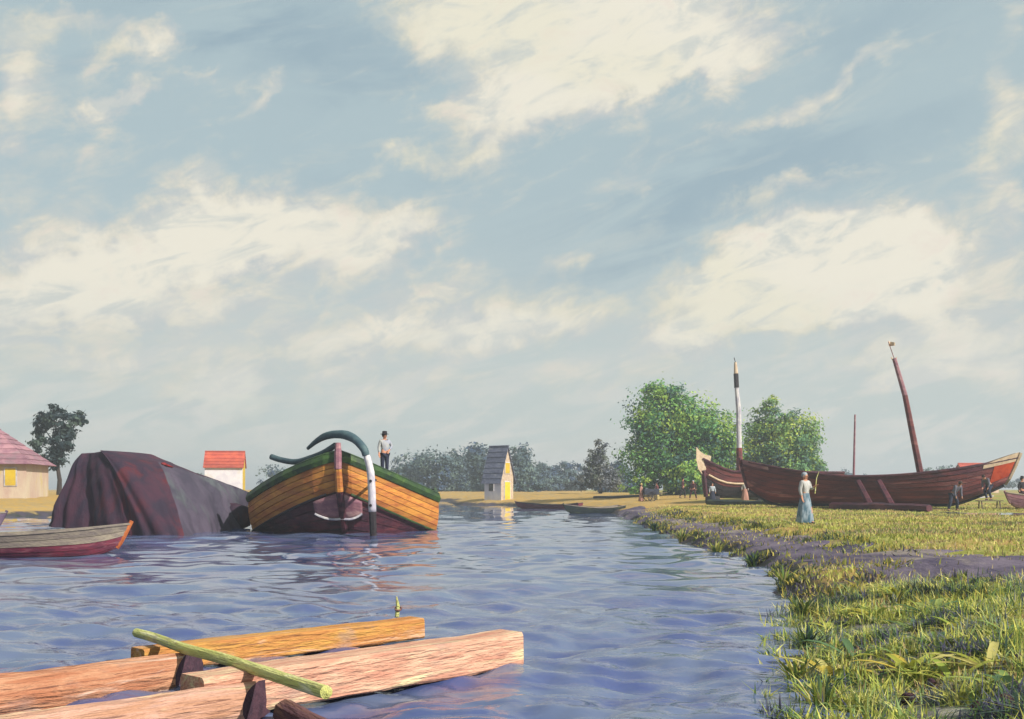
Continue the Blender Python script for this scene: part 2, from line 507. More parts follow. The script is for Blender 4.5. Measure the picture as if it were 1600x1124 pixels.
patch = q.m('MULTIPLY', q.ss(q.noise(q.mapping(gp, (0.5, 1.2, 1)), 0.16, 3, 0.5, 0.5).outputs['Fac'], 0.45, 0.62), 0.45)
calm = q.m('MAXIMUM', q.ss(wsp.outputs[1], 27, 13), q.m('ADD', 0.07, q.m('MULTIPLY', patch, 0.6)))      # sheltered water among the moored boats
t.links.new(q.m('MULTIPLY', hh, calm), bp.inputs['Height']); t.links.new(bp.outputs[0], b.inputs['Normal'])
tag(link('canal_water', wme, wm), kind='structure')

# ------------------------------------------------------------------ towpath (dirt track, crowned sheet sunk in the turf)
PATH = [(8.6, 80), (7.9, 68), (7.5, 57), (7.3, 46), (7.15, 37), (7.0, 30), (6.75, 24), (7.0, 19.5), (8.0, 16.2), (10.2, 13.8), (15, 11.8), (26, 10.0)]
def catmull(P, n):
    P = [np.array(p, float) for p in P]
    P = [2 * P[0] - P[1]] + P + [2 * P[-1] - P[-2]]
    out = []
    for i in range(1, len(P) - 2):
        for k in range(n):
            s = k / n
            a, b_, c, d = P[i - 1], P[i], P[i + 1], P[i + 2]
            out.append(0.5 * ((2 * b_) + (c - a) * s + (2 * a - 5 * b_ + 4 * c - d) * s * s + (3 * b_ - a - 3 * c + d) * s ** 3))
    out.append(P[-2])
    return np.array(out)
pc = catmull(PATH, 22)
tan = np.gradient(pc, axis=0); tan /= np.linalg.norm(tan, axis=1)[:, None]
nor = np.stack([-tan[:, 1], tan[:, 0]], 1)
vs = []; fs = []
NV = 12
for i in range(len(pc)):
    hw = 0.95 + 0.5 * min(1, max(0, (26 - pc[i][1]) / 8)) + 0.28 * math.sin(i * 0.35) + 0.2 * math.sin(i * 0.93 + 1)
    for j in range(NV + 1):
        s = -1 + 2 * j / NV
        off = s * hw + (0.15 * math.sin(i * 0.7 + j) if abs(s) > 0.8 else 0)
        p = pc[i] + nor[i] * off
        rut = -0.018 * math.exp(-((abs(s) - 0.5) / 0.14) ** 2)
        lift = 0.034 * (1 - s ** 6) + rut - 0.035 * abs(s) ** 6 + 0.006 * mnoise.noise((p[0] * 2, p[1] * 2, 0))
        vs.append((p[0], p[1], gh(p[0], p[1]) + lift))
for i in range(len(pc) - 1):
    for j in range(NV):
        a = i * (NV + 1) + j
        fs.append((a, a + 1, a + NV + 2, a + NV + 1))
pm = mat('path_earth', rgb(136, 124, 140, 0.66), rgb(98, 90, 114, 0.6), 0.95, 1.1, (1.3, 0.5, 1), bump=0.7, bscale=7, c3=rgb(164, 152, 146, 0.66), spec=0.1)
mb = MB(); mb.v = vs; mb.f = fs
tag(mb.build('towpath', pm, smooth=True), kind='structure')

# ------------------------------------------------------------------ wooden hull (strakes as single planks)
class Hull:
    """plank-built hull along an axis a -> b; section curve from keel to sheer"""
    def __init__(self, a, b, beam, sheer, keel, plan, flare=0.5, rake=(0.0, 0.0)):
        self.a = Vector(a); self.b = Vector(b)
        self.ax = (self.b - self.a); self.L = self.ax.length; self.ax.normalize()
        self.sd = Vector((self.ax.y, -self.ax.x, 0))        # right-hand side, looking a -> b
        self.beam, self.sheer, self.keel, self.plan, self.flare, self.rake = beam, sheer, keel, plan, flare, rake
    def pt(self, s, u, side, out=0.0):
        zs, zk = self.sheer(s), self.keel(s)
        w_ = self.beam / 2 * self.plan(s) * (u ** self.flare) + out
        z = zk + (zs - zk) * (u ** 1.25)
        along = self.L * s - self.rake[0] * u * (1 - s) ** 4 + self.rake[1] * u * s ** 4
        p = self.a + self.ax * along + self.sd * (side * w_)
        p.z = z
        return p
    def strake(self, k, n, side, name, m, parent, ns=24, s0=0.0, s1=1.0, thick=0.05, lap=0.012, u0=0.0, off=0.0):
        ua = u0 + (1 - u0) * k / n; ub = u0 + (1 - u0) * (k + 1) / n - 0.012
        lo = -1
        mb = MB()
        mb.sheet(lambda i, j: self.pt(s0 + (s1 - s0) * i, max(ua + (ub - ua) * j, 1e-4), side, thick + off + lap * (1 - j)), ns, 2,
                 lambda i, j: -self.sd * side * thick)
        return mb.build(name, m, parent, smooth=False)

def rot_to_parent(o):
    """keep world placement while parenting to an empty"""
    p = o.parent
    o.matrix_parent_inverse = p.matrix_world.inverted()
    return o
def adopt(parent, *objs):
    for o in objs:
        o.parent = parent
        o.matrix_parent_inverse = parent.matrix_world.inverted()

M_ochre = mat('ochre_paint', rgb(212, 146, 62, 0.72), rgb(176, 104, 52, 0.72), 0.6, 1.5, (0.6, 0.6, 3.0), 0.6, 9, rgb(198, 118, 66, 0.68))
M_maroon = mat('maroon_paint', rgb(98, 44, 58, 0.6), rgb(62, 30, 48, 0.6), 0.6, 1.6, (0.7, 0.7, 3), 0.5, 9, rgb(116, 60, 66, 0.6))
M_green = mat('green_gunwale', rgb(64, 96, 44, 0.6), rgb(44, 66, 46, 0.6), 0.6, 1.5, (1, 1, 2), 0.4, 8, rgb(92, 122, 52, 0.6))
M_blue = mat('blue_painted_timber', rgb(58, 82, 94, 0.7), rgb(78, 102, 108, 0.7), 0.65, 2.0, (1, 1, 1), 0.4, 9)
M_white = mat('weathered_white', rgb(216, 212, 212, 0.75), rgb(176, 172, 188, 0.7), 0.6, 3, (1, 1, 0.5), 0.3, 10)
M_pink = mat('faded_pink_paint', rgb(166, 118, 126, 0.65), rgb(138, 92, 108, 0.65), 0.6, 2.2, (1, 1, 2), 0.4, 8, rgb(188, 150, 150, 0.65))
M_deck = mat('grey_deck_wood', rgb(124, 108, 92, 0.6), rgb(96, 84, 78, 0.6), 0.85, 2, (1, 4, 1), 0.5, 10)
M_dark = mat('tarred_wood', rgb(56, 46, 54, 0.55), rgb(40, 36, 44, 0.55), 0.6, 2, (1, 1, 3), 0.5, 8)
M_hull = mat('red_lead_hull', rgb(122, 58, 56, 0.8), rgb(90, 44, 50, 0.8), 0.7, 1.2, (0.5, 0.5, 3), 0.6, 8, rgb(150, 96, 92, 0.75))
M_orange = mat('orange_paint', rgb(214, 84, 42, 0.7), rgb(190, 66, 38, 0.7), 0.5, 3, bump=0.2)
M_cream = mat('cream_paint', rgb(226, 204, 176, 0.75), rgb(204, 178, 150, 0.75), 0.6, 4, bump=0.3)

# ---------- ochre barge lying bow-on to us
def ochre_barge():
    t = thing('moored_barge', (-6.8, 43.0, 0), 'broad wooden barge with ochre flared bow, green gunwale and curved blue tiller', 'barge')
    stem = W2(529, 0, 43.0); stem = Vector((stem.x, 43.0, 0))
    xl, xr = W2(387, 0, 48.5).x, W2(686, 0, 48.5).x
    parts = []
    def curve(side, s, what):
        """half plan from the stem (s=0) to the full beam (s=1) then aft (s up to 2)"""
        ex = xr if side > 0 else xl
        q_ = min(s, 1.0)
        bulge = q_ ** 0.80
        y = 43.0 + 5.5 * (q_ ** 1.5)
        if what == 'g':
            x = stem.x + (ex - stem.x) * bulge; z = 3.30 - 1.72 * q_ ** 0.92
        elif what == 'r':
            x = stem.x + (ex - stem.x) * bulge * 0.995; z = 2.93 - 1.70 * q_ ** 0.92
        elif what == 'c':
            x = stem.x + 0.02 + (ex - stem.x) * (bulge * 0.955); y += 0.35 * (1 - q_); z = 1.75 - 1.83 * q_ ** 0.9
        else:
            x = stem.x + 0.05 + (ex - stem.x) * (bulge * 0.84); y += 1.0 * (1 - q_) + 0.35; z = -0.30
            if what == 'w': z = -0.32 - 0.1 * q_
        if s > 1:
            y += (s - 1) * 11.0; x += (s - 1) * (-0.9 if side > 0 else 0.5)
            if what == 'g': z += 0.25 * (s - 1) ** 2
        return Vector((x, y, z))
    for side in (-1, 1):
        def band(name, A, B, k, n, m, smax, thick=0.06, out=0.0, ns=26):
            f0, f1 = k / n, (k + 1) / n - 0.018
            def fn(i, j):
                s = smax * i
                a = curve(side, s, A); b_ = curve(side, s, B)
                p = a.lerp(b_, f0 + (f1 - f0) * j)
                belly = 0.10 * math.sin(math.pi * (f0 + (f1 - f0) * j))
                p.y -= belly * 0.6 + out * 0.7
                p.x += side * (belly * 0.6 + out * 0.7) * min(1, s * 3)
                p.y += 0.014 * (1 - j)
                return p
            mb = MB().sheet(fn, ns, 2, lambda i, j: Vector((-side * thick * 0.6, thick * 0.8, 0)))
            o = mb.build(name, m); parts.append(o); return o
        def inner(i, j):
            s = 2.0 * i
            p = curve(side, s, 'g').lerp(curve(side, s, 'c'), j * 2) if j < 0.5 else curve(side, s, 'c').lerp(curve(side, s, 'w'), j * 2 - 1)
            return p + Vector((-side * 0.09 * min(1, s * 4), 0.10, 0))
        parts.append(MB().sheet(inner, 30, 8).build('backing_sheet', M_dark))  # dark backing added to stop light leaking between the planks
        for k in range(5):
            band('ochre_plank', 'r', 'c', k, 5, M_ochre, 2.0)
        for k in range(4):
            band('bottom_plank', 'c', 'w', k, 4, M_maroon, 2.0)
        band('gunwale', 'g', 'r', 0, 1, M_green, 2.0, 0.12, 0.05)
        # cap rail
        pts = [curve(side, 2.0 * i / 30, 'g') + Vector((-side * 0.05, 0.03, 0.03)) for i in range(31)]
        parts.append(MB().tube(pts, 0.085, 6, 0.7).build('cap_rail', M_green))
        # rubbing strake at the chine
        pts = [curve(side, 0.06 + 1.0 * i / 24, 'c') + Vector((side * 0.07, -0.1, 0.0)) for i in range(25)]
        parts.append(MB().tube(pts, 0.05, 6).build('rubbing_strake', M_green if side > 0 else M_dark))
    # deck following the sheer
    def deckfn(i, j):
        s = 0.02 + 1.98 * i
        a = curve(-1, s, 'g'); b_ = curve(1, s, 'g')
        p = a.lerp(b_, j); p.z -= 0.16 + 0.0 * j
        return p
    parts.append(MB().sheet(deckfn, 30, 8).build('deck', M_deck))
    # stern closing board
    a, b_ = curve(-1, 2, 'g'), curve(1, 2, 'g'); c, d = curve(1, 2, 'w'), curve(-1, 2, 'w')
    parts.append(MB().add([a, b_, c, d], [(0, 1, 2, 3)]).build('end_board', M_dark))
    # stem post
    x = stem.x
    parts.append(MB().tube([(x, 42.88, 3.62), (x, 42.86, 3.2), (x, 42.88, 2.6)], [0.11, 0.15, 0.15], 8).build('stem_head', M_pink))
    parts.append(MB().tube([(x, 42.9, 2.6), (x + 0.03, 43.08, 1.72)], [0.15, 0.16], 8).build('stem_post', M_ochre))
    parts.append(MB().tube([(x + 0.03, 43.08, 1.72), (x + 0.06, 43.8, 0.6), (x + 0.08, 44.4, -0.4)], [0.15, 0.15, 0.14], 8).build('stem_foot', M_maroon))
    # pink bow plate either side of the stem, a highlight drawn below it as a white tube
    def plate(i, j):
        side = -1 if i < 0.5 else 1
        s = abs(i - 0.5) * 2 * 0.17
        a = curve(side, s, 'c'); b_ = curve(side, s, 'w')
        f = 0.04 + (0.50 - 0.22 * (s / 0.17) ** 2) * j
        p = a.lerp(b_, f); p.y -= 0.17
        return p
    parts.append(MB().sheet(plate, 16, 4, lambda i, j: Vector((0, 0.06, 0))).build('bow_plate', M_pink, smooth=True))
    rim = [plate(i / 14, 1.0) + Vector((0, -0.05, 0)) for i in range(15)]
    parts.append(MB().tube(rim, 0.05, 6).build('plate_highlight', M_white))
    # rudder stock (white, dark foot), its irons, and the long curved tiller
    Yr = 42.35
    stock = [W2(*p, Yr) for p in ((568, 699), (574, 716), (579, 738), (581, 770), (582, 800))]
    parts.append(MB().tube([Vector(v) for v in catmull(stock, 5)], [0.12] * 5 + [0.14] * 5 + [0.15] * 11, 12).build('rudder_stock', M_white, smooth=True))
    foot = [W2(582, 800, Yr), W2(583, 825, Yr), W2(584, 868, Yr)]
    parts.append(MB().tube(foot, [0.145, 0.14, 0.13], 8).build('rudder_foot', M_dark))
    for py in (752, 790):
        p = W2(581, py, Yr)
        parts.append(MB().tube([p + Vector((-0.03, -0.22, 0)), p + Vector((0, 1.1, 0.05))], 0.06, 6).build('rudder_iron', M_dark))
    til = [W2(px, py, Yr + dy) for px, py, dy in ((481, 701, 2.6), (494, 690, 2.2), (508, 682, 1.7), (524, 679, 1.2), (540, 680, 0.8), (555, 687, 0.4), (568, 701, 0.0), (572, 712, 0))]
    tc_ = [Vector(v) for v in catmull(til, 5)]
    parts.append(MB().tube(tc_, list(np.interp(np.linspace(0, 1, len(tc_)), [0, .3, .6, 1], [0.07, 0.15, 0.18, 0.14])), 12, wob=0.02).build('tiller', M_blue, smooth=True))
    boom = [W2(px, py, 43.6 + dy) for px, py, dy in ((424, 714, 2.2), (440, 719, 1.9), (462, 722, 1.4), (485, 716, 0.8), (505, 708, 0.4), (524, 696, 0))]
    parts.append(MB().tube([Vector(v) for v in catmull(boom, 5)], 0.12, 12, wob=0.02).build('steering_sweep', M_blue, smooth=True))
    adopt(t, *parts)
    return t
ochre_barge()

# ---------- covered barge under a dark tarpaulin
M_tarp = mat('dark_tarpaulin', rgb(72, 38, 58, 0.66), rgb(44, 32, 54, 0.66), 0.8, 0.9, (1.6, 1.6, 0.35), 0.5, 5, rgb(92, 34, 48, 0.62))
M_tarp2 = mat('grey_tarpaulin', rgb(96, 86, 104, 0.66), rgb(70, 64, 82, 0.66), 0.75, 0.8, (1.0, 1.0, 0.5), 0.5, 5, rgb(98, 104, 108, 0.66))
def covered_barge():
    t = thing('covered_barge', (-16, 44, 0), 'long barge hidden under a sagging dark maroon and grey tarpaulin', 'barge')
    BL, BR = Vector((-19.6, 45.6, 0.45)), Vector((-12.95, 42.2, 0.02))
    KL, KR = Vector((-16.6, 53.2, 0.30)), Vector((-12.35, 51.2, 0.10))
    TL, TR = W2(112, 713, 47.2), W2(183, 702, 45.2)
    EL, ER = W2(372, 770, 52.6), W2(392, 769, 51.6)
    def ringfn(cs, r_):
        """closed ring through the corners with rounded corners; u in 0..1, corner k at u = k/4"""
        pts = []
        for k in range(4):
            a, b_ = cs[k], cs[(k + 1) % 4]
            pts += [a.lerp(b_, r_), a.lerp(b_, 0.35), a.lerp(b_, 0.65), a.lerp(b_, 1 - r_)]
        n_ = len(pts)
        P_ = [pts[-1]] + pts + [pts[0], pts[1]]
        def f(u):
            x = ((u % 1.0) * n_ + 0.0) % n_ - 0.5 + 0.5
            k = int(x) % n_; t_ = x - int(x)
            p0, p1, p2, p3 = P_[k], P_[k + 1], P_[k + 2], P_[k + 3]
            return 0.5 * ((2 * p1) + (p2 - p0) * t_ + (2 * p0 - 5 * p1 + 4 * p2 - p3) * t_ ** 2 + (3 * p1 - p0 - 3 * p2 + p3) * t_ ** 3)
        return f
    fb = ringfn([BL, BR, KR, KL], 0.10); ft = ringfn([TL, TR, ER, EL], 0.26)
    mid = (BL + BR + KL + KR) / 4
    def cov(u, j):
        a, b_ = fb(u), ft(u)
        q_ = j
        p = a.lerp(b_, q_)
        p.z = a.z - 0.15 + (b_.z - a.z + 0.15) * (0.5 * j + 0.5 * math.sin(j * math.pi / 2))
        o = Vector((a.x - mid.x, a.y - mid.y, 0)).normalized()
        fold = (1 - 0.8 * j) * (0.085 * math.sin(u * 140 + 2 * math.sin(u * 31)) + 0.07 * math.sin(u * 63 + 1.0) + 0.05 * math.sin(u * 251))
        p += o * (fold + 0.10 * math.sin(math.pi * j) + 0.22 * mnoise.noise(p * 0.6) + 0.10 * mnoise.noise(p * 1.6))
        return p
    parts = []
    U0, U1, U2, U3 = -0.035, 0.255, 0.53, 0.72
    for nm, ua, ub, mm, nn in (('end_cover', U0, U1, M_tarp, 110), ('side_cover', U1, U2, M_tarp2, 90), ('end_cover', U2, U3, M_tarp, 40), ('side_cover', U3, 1 + U0, M_tarp2, 70)):
        parts.append(MB().sheet(lambda i, j: cov(ua + (ub - ua) * i, j), nn, 18).build(nm, mm, smooth=True))
    def top(i, j):
        p = cov(i, 1.0); c0 = TL.lerp(TR, 0.5).lerp(EL.lerp(ER, 0.5), 0.12 + 0.76 * min(1, max(0, ((p - TL).length / (EL - TL).length))))
        c0.z = p.z * 0.5 + c0.z * 0.5 + 0.22
        q_ = p.lerp(c0, j); q_.z += 0.10 * math.sin(math.pi * j * 0.5) - 0.06 * j
        return q_
    parts.append(MB().sheet(top, 90, 8).build('top_cover', M_tarp, smooth=True))
    M_red = mat('red_binding', rgb(150, 30, 34, 0.65), rgb(112, 26, 34, 0.65), 0.6, 4)
    parts.append(MB().tube([cov(0.262 + 0.055 * i / 6, 0.955) + Vector((0.04, -0.05, 0.02)) for i in range(7)], [0.05, 0.10, 0.12, 0.11, 0.09, 0.06, 0.03], 6, 0.7).build('red_binding', M_red))
    # hull below the cloth
    c = (BL + BR + KL + KR) / 4
    ring = [BL, BR, KR, KL]
    lo = [Vector((c.x + (p.x - c.x) * 0.80, c.y + (p.y - c.y) * 0.80, -0.5)) for p in ring]
    hi = [Vector((c.x + (p.x - c.x) * 0.82, c.y + (p.y - c.y) * 0.82, 0.15)) for p in ring]
    parts.append(MB().add(lo + hi, [(0, 1, 5, 4), (1, 2, 6, 5), (2, 3, 7, 6), (3, 0, 4, 7), (4, 5, 6, 7)]).build('hull', M_dark))
    # bundle at the far corner of the cover
    k = W2(360, 812, 49.9)
    parts.append(MB().lathe([(0.35, 0.0), (0.95, 0.25), (1.0, 0.7), (0.85, 1.1), (0.3, 1.28)], (k.x, k.y, -0.1), 18, 0.95, 0.55).build('cover_bundle', M_tarp, smooth=True))
    adopt(t, *parts)
covered_barge()

# ---------- rowing boats
def rowboat(name, label, a, b_, beam, free, m_out, m_in, strakes=3, bow_m=None, group=None, z0=0.0, sheer_up=0.22, rail_m=None, top_m=None):
    a = Vector(a); b_ = Vector(b_)
    h = Hull(a, b_, beam,
             lambda s: z0 + free + sheer_up * (2 * s - 0.9) ** 2,
             lambda s: z0 - 0.12 + 0.30 * max(0, (s - 0.85) / 0.15) ** 2,
             lambda s: max(0.03, (1 - max(0, (s - 0.45) / 0.55) ** 2.3)) * (0.62 + 0.38 * min(1, s / 0.35)), 0.42, (0.1, 0.35))
    t = thing(name, ((a + b_) / 2).xy.to_3d() + Vector((0, 0, z0)), label, 'boat', group)
    parts = []
    for sd in (-1, 1):
        for k in range(strakes):
            parts.append(h.strake(k, strakes, sd, 'plank', m_out if (k < strakes - 2 or not top_m) else top_m, None, 18, thick=0.03, u0=0.0))
        pts = [h.pt(i / 20, 1.0, sd, 0.02) + Vector((0, 0, 0.015)) for i in range(21)]
        parts.append(MB().tube(pts, 0.045, 6, 0.8).build('gunwale', rail_m or m_in))
        parts.append(MB().sheet(lambda i, j: h.pt(0.01 + 0.96 * i, 0.12 + 0.86 * j, sd, -0.035), 18, 4).build('inner_lining', m_in))
    parts.append(MB().sheet(lambda i, j: h.pt(0.02 + 0.9 * i, 0.22, -1 if j < 0.5 else 1, -0.05 - 0.0).lerp(h.pt(0.02 + 0.9 * i, 0.22, 1, -0.05), 0 if j < 0.5 else 0), 18, 1).build('floor_boards', m_in))
    for s in (0.22, 0.5, 0.74):
        p, r_ = h.pt(s, 0.72, -1, -0.04), h.pt(s, 0.72, 1, -0.04)
        w_ = h.ax * 0.13
        parts.append(MB().add([p - w_, r_ - w_, r_ + w_, p + w_] + [v - Vector((0, 0, 0.035)) for v in (p - w_, r_ - w_, r_ + w_, p + w_)],
                              [(0, 1, 2, 3), (4, 7, 6, 5), (0, 4, 5, 1), (1, 5, 6, 2), (2, 6, 7, 3), (3, 7, 4, 0)]).build('thwart', m_in))
    tr = [h.pt(0, u, 1, 0.03) for u in (0.05, 0.4, 0.7, 1)]; tl = [h.pt(0, u, -1, 0.03) for u in (1, 0.7, 0.4, 0.05)]
    back = [p - h.ax * 0.05 for p in tr + tl]
    n = 8
    parts.append(MB().add(tr + tl + back, [tuple(range(n)), tuple(range(2 * n - 1, n - 1, -1))] + [(i, (i + 1) % n, n + (i + 1) % n, n + i) for i in range(n)]).build('transom', bow_m or m_out))
    sp = [h.pt(1.0, u, 1, 0) for u in (0.02, 0.3, 0.6, 1.0)]
    sp.append(sp[-1] + Vector((0, 0, 0.10)) + h.ax * 0.05)
    parts.append(MB().tube(sp, 0.06, 6).build('stem_post', bow_m or m_out))
    if bow_m:
        parts.append(MB().sheet(lambda i, j: h.pt(0.80 + 0.19 * i, 1.0, -1, 0).lerp(h.pt(0.80 + 0.19 * i, 1.0, 1, 0), j) + Vector((0, 0, 0.03)), 8, 4, lambda i, j: (0, 0, -0.05)).build('bow_deck', bow_m))
    adopt(t, *parts)
    return t
M_bin = mat('grey_beige_boards', rgb(170, 158, 140, 0.62), rgb(140, 128, 122, 0.62), 0.8, 2.4, (1, 1, 3), 0.5, 9)
M_borange = mat('orange_bow_wood', rgb(208, 122, 66, 0.65), rgb(176, 92, 50, 0.65), 0.6, 4, bump=0.3)
M_crim = mat('crimson_boat_paint', rgb(134, 52, 72, 0.66), rgb(104, 48, 68, 0.66), 0.45, 2.5, (1, 1, 3), 0.3, 9, rgb(150, 92, 104, 0.62))
rowboat('rowing_boat', 'grey and crimson rowing boat with orange bow, cut by the left edge',
        (-17.6, 28.9, 0), (-10.95, 30.4, 0), 1.8, 0.56, M_crim, M_bin, 5, M_borange, top_m=M_bin)
M_purp = mat('faded_purple_boat', rgb(142, 118, 140, 0.62), rgb(112, 92, 118, 0.62), 0.7, 2, (1, 1, 3), 0.4, 9)
rowboat('punt', 'low faded purple punt lying behind the crimson rowing boat', (-30, 42, 0), (-21.6, 46.0, 0), 2.0, 0.55, M_purp, M_bin, 3)
M_dkgreen = mat('dark_green_boat', rgb(46, 62, 58, 0.6), rgb(36, 46, 56, 0.6), 0.6, 2, (1, 1, 3), 0.4, 9, rgb(84, 96, 52, 0.6))
rowboat('rowing_boat', 'small dark green rowing boat nosed into the right bank', (8.2, 82.8, 0), (4.1, 80.5, 0), 1.5, 0.42, M_dkgreen, M_bin, 3, None)
rowboat('rowing_boat', 'slender maroon rowing boat by the straw coloured bank past the white cottage', (6.2, 101, 0), (0.6, 104.5, 0), 1.4, 0.36, M_crim, M_dark, 3)

# ------------------------------------------------------------------ floating timbers
M_end = mat('dark_end_grain', rgb(92, 62, 76, 0.6), rgb(66, 46, 62, 0.6), 0.9, 9, bump=0.5, bscale=20)
def woodmat(name, a, b_, c):
    return mat(name, a, b_, 0.85, 1.5, (1, 8, 8), 1.0, 3.5, c, spec=0.15, detail=8, dist=0.9, streak=rgb(118, 78, 70, 0.6))
M_tA = woodmat('timber_orange', rgb(212, 158, 124, 0.74), rgb(190, 126, 94, 0.74), rgb(222, 190, 170, 0.78))
M_tB = woodmat('timber_ochre', rgb(208, 158, 84, 0.72), rgb(186, 126, 74, 0.72), rgb(218, 172, 140, 0.72))
M_tC = woodmat('timber_salmon', rgb(226, 184, 156, 0.78), rgb(204, 146, 124, 0.76), rgb(228, 208, 166, 0.8))
M_tD = woodmat('timber_rose', rgb(222, 176, 156, 0.76), rgb(198, 148, 118, 0.76), rgb(220, 198, 156, 0.8))
M_tE = woodmat('peeled_pole', rgb(212, 212, 140, 0.76), rgb(188, 190, 110, 0.76), rgb(224, 220, 176, 0.76))
M_tF = woodmat('timber_brown', rgb(126, 88, 88, 0.66), rgb(96, 66, 76, 0.66), rgb(150, 112, 96, 0.66))
def timber(name, label, p0, p1, ww, hh, m, squared=True, ends=M_end, seg=14, bevel=0.0, start=None):
    """a baulk lying from p0 to p1 (axis points); local X runs along the grain"""
    p0 = Vector(p0); p1 = Vector(p1)
    d = p1 - p0; L = d.length
    t = thing(name, p0, label, 'timber', 'felled timbers floating in the foreground')
    rot = d.to_track_quat('X', 'Z').to_euler()
    mb = MB()
    n = 60
    vs = []; fs = []
    if squared:
        c = 0.16
        prof = [(-1 + c, -1), (1 - c, -1), (1, -1 + c), (1, 1 - c), (1 - c, 1), (-1 + c, 1), (-1, 1 - c), (-1, -1 + c)]
    else:
        prof = [(math.cos(2 * math.pi * (k + .5) / seg), math.sin(2 * math.pi * (k + .5) / seg)) for k in range(seg)]
    K = len(prof)
    for i in range(n + 1):
        x = L * i / n
        for (a, b_) in prof:
            wv = 1 + 0.09 * mnoise.noise((x * 1.7, a * 2 + L, b_ * 2)) + 0.03 * mnoise.noise((x * 7, a * 5 + L, b_ * 5))
            vs.append((x + bevel * a * ww / 2 * max(0, (i - n + 18) / 18), a * ww / 2 * wv + 0.015 * mnoise.noise((x * 0.8, 3, L)), b_ * hh / 2 * wv + 0.012 * mnoise.noise((x * 0.9, 8, L))))
    for i in range(n):
        for k in range(K):
            fs.append((i * K + k, i * K + (k + 1) % K, (i + 1) * K + (k + 1) % K, (i + 1) * K + k))
    mb.add(vs, fs)
    body = mb.build('trunk' if not squared else 'baulk', m, None)
    es = []
    for i, sx in ((0, -1), (n, 1)):
        ring = [Vector(vs[i * K + k]) for k in range(K)]
        cc = sum(ring, Vector()) / K + Vector((sx * 0.012, 0, 0))
        es.append(MB().add(ring + [cc], [(k, (k + 1) % K, K) for k in range(K)]).build('sawn_end', (start or ends) if i == 0 else ends, None))
    for o in [body] + es:
        o.parent = t
    t.rotation_euler = rot
    return t
# big log on the left (A), back baulk (B), big squared baulk (C), front log (D), pole (E), dark stump (F)
timber('log', 'thick orange log coming in at left with a dark round end under the pole', PZ(-150, 1112, 0.10), PZ(297, 1052, 0.10), 0.40, 0.40, M_tA, False, bevel=1.3)
timber('squared_timber', 'farthest ochre squared timber pointing at the pale stake', PZ(215, 1032, 0.13), PZ(652, 981, 0.14), 0.30, 0.24, M_tB, True, start=M_tB)
timber('squared_timber', 'big salmon pink squared timber ending in open water at centre', PZ(300, 1090, 0.19), PZ(799, 1013, 0.20), 0.36, 0.34, M_tC, True, start=M_tC)
timber('log', 'nearest rose coloured log with a blunt dark end below the pole', PZ(-60, 1165, 0.10), PZ(404, 1098, 0.12), 0.34, 0.34, M_tD, False, bevel=1.3)
timber('peeled_pole', 'slim yellow green peeled pole lying slantwise across the logs', PZ(214, 990, 0.31), PZ(512, 1080, 0.42), 0.095, 0.095, M_tE, False, M_tE)
timber('log', 'short brown log end sticking out at the very bottom below the rose log', PZ(446, 1112, 0.06), PZ(540, 1165, 0.04), 0.20, 0.20, M_tF, False)
# pale stake by the far end of the ochre timber
p = PZ(620, 966, 0.0)
st_ = thing('mooring_stake', (p.x, p.y, 0), 'small pale yellow stake standing in the water beside the ochre timber', 'stake')
s1 = MB().tube([(p.x - 0.02, p.y, -0.6), (p.x, p.y, 0.0), (p.x + 0.015, p.y, 0.16), (p.x - 0.005, p.y, 0.30)], [0.03, 0.032, 0.028, 0.012], 7, wob=0.08).build('stake_shaft', M_tE)
s2 = MB().tube([(p.x + 0.02 + 0.042 * math.cos(a), p.y + 0.042 * math.sin(a), 0.13 + 0.02 * math.sin(a)) for a in [k * 0.5236 for k in range(13)]], 0.014, 5).build('rope_ring', M_tF)
adopt(st_, s1, s2)

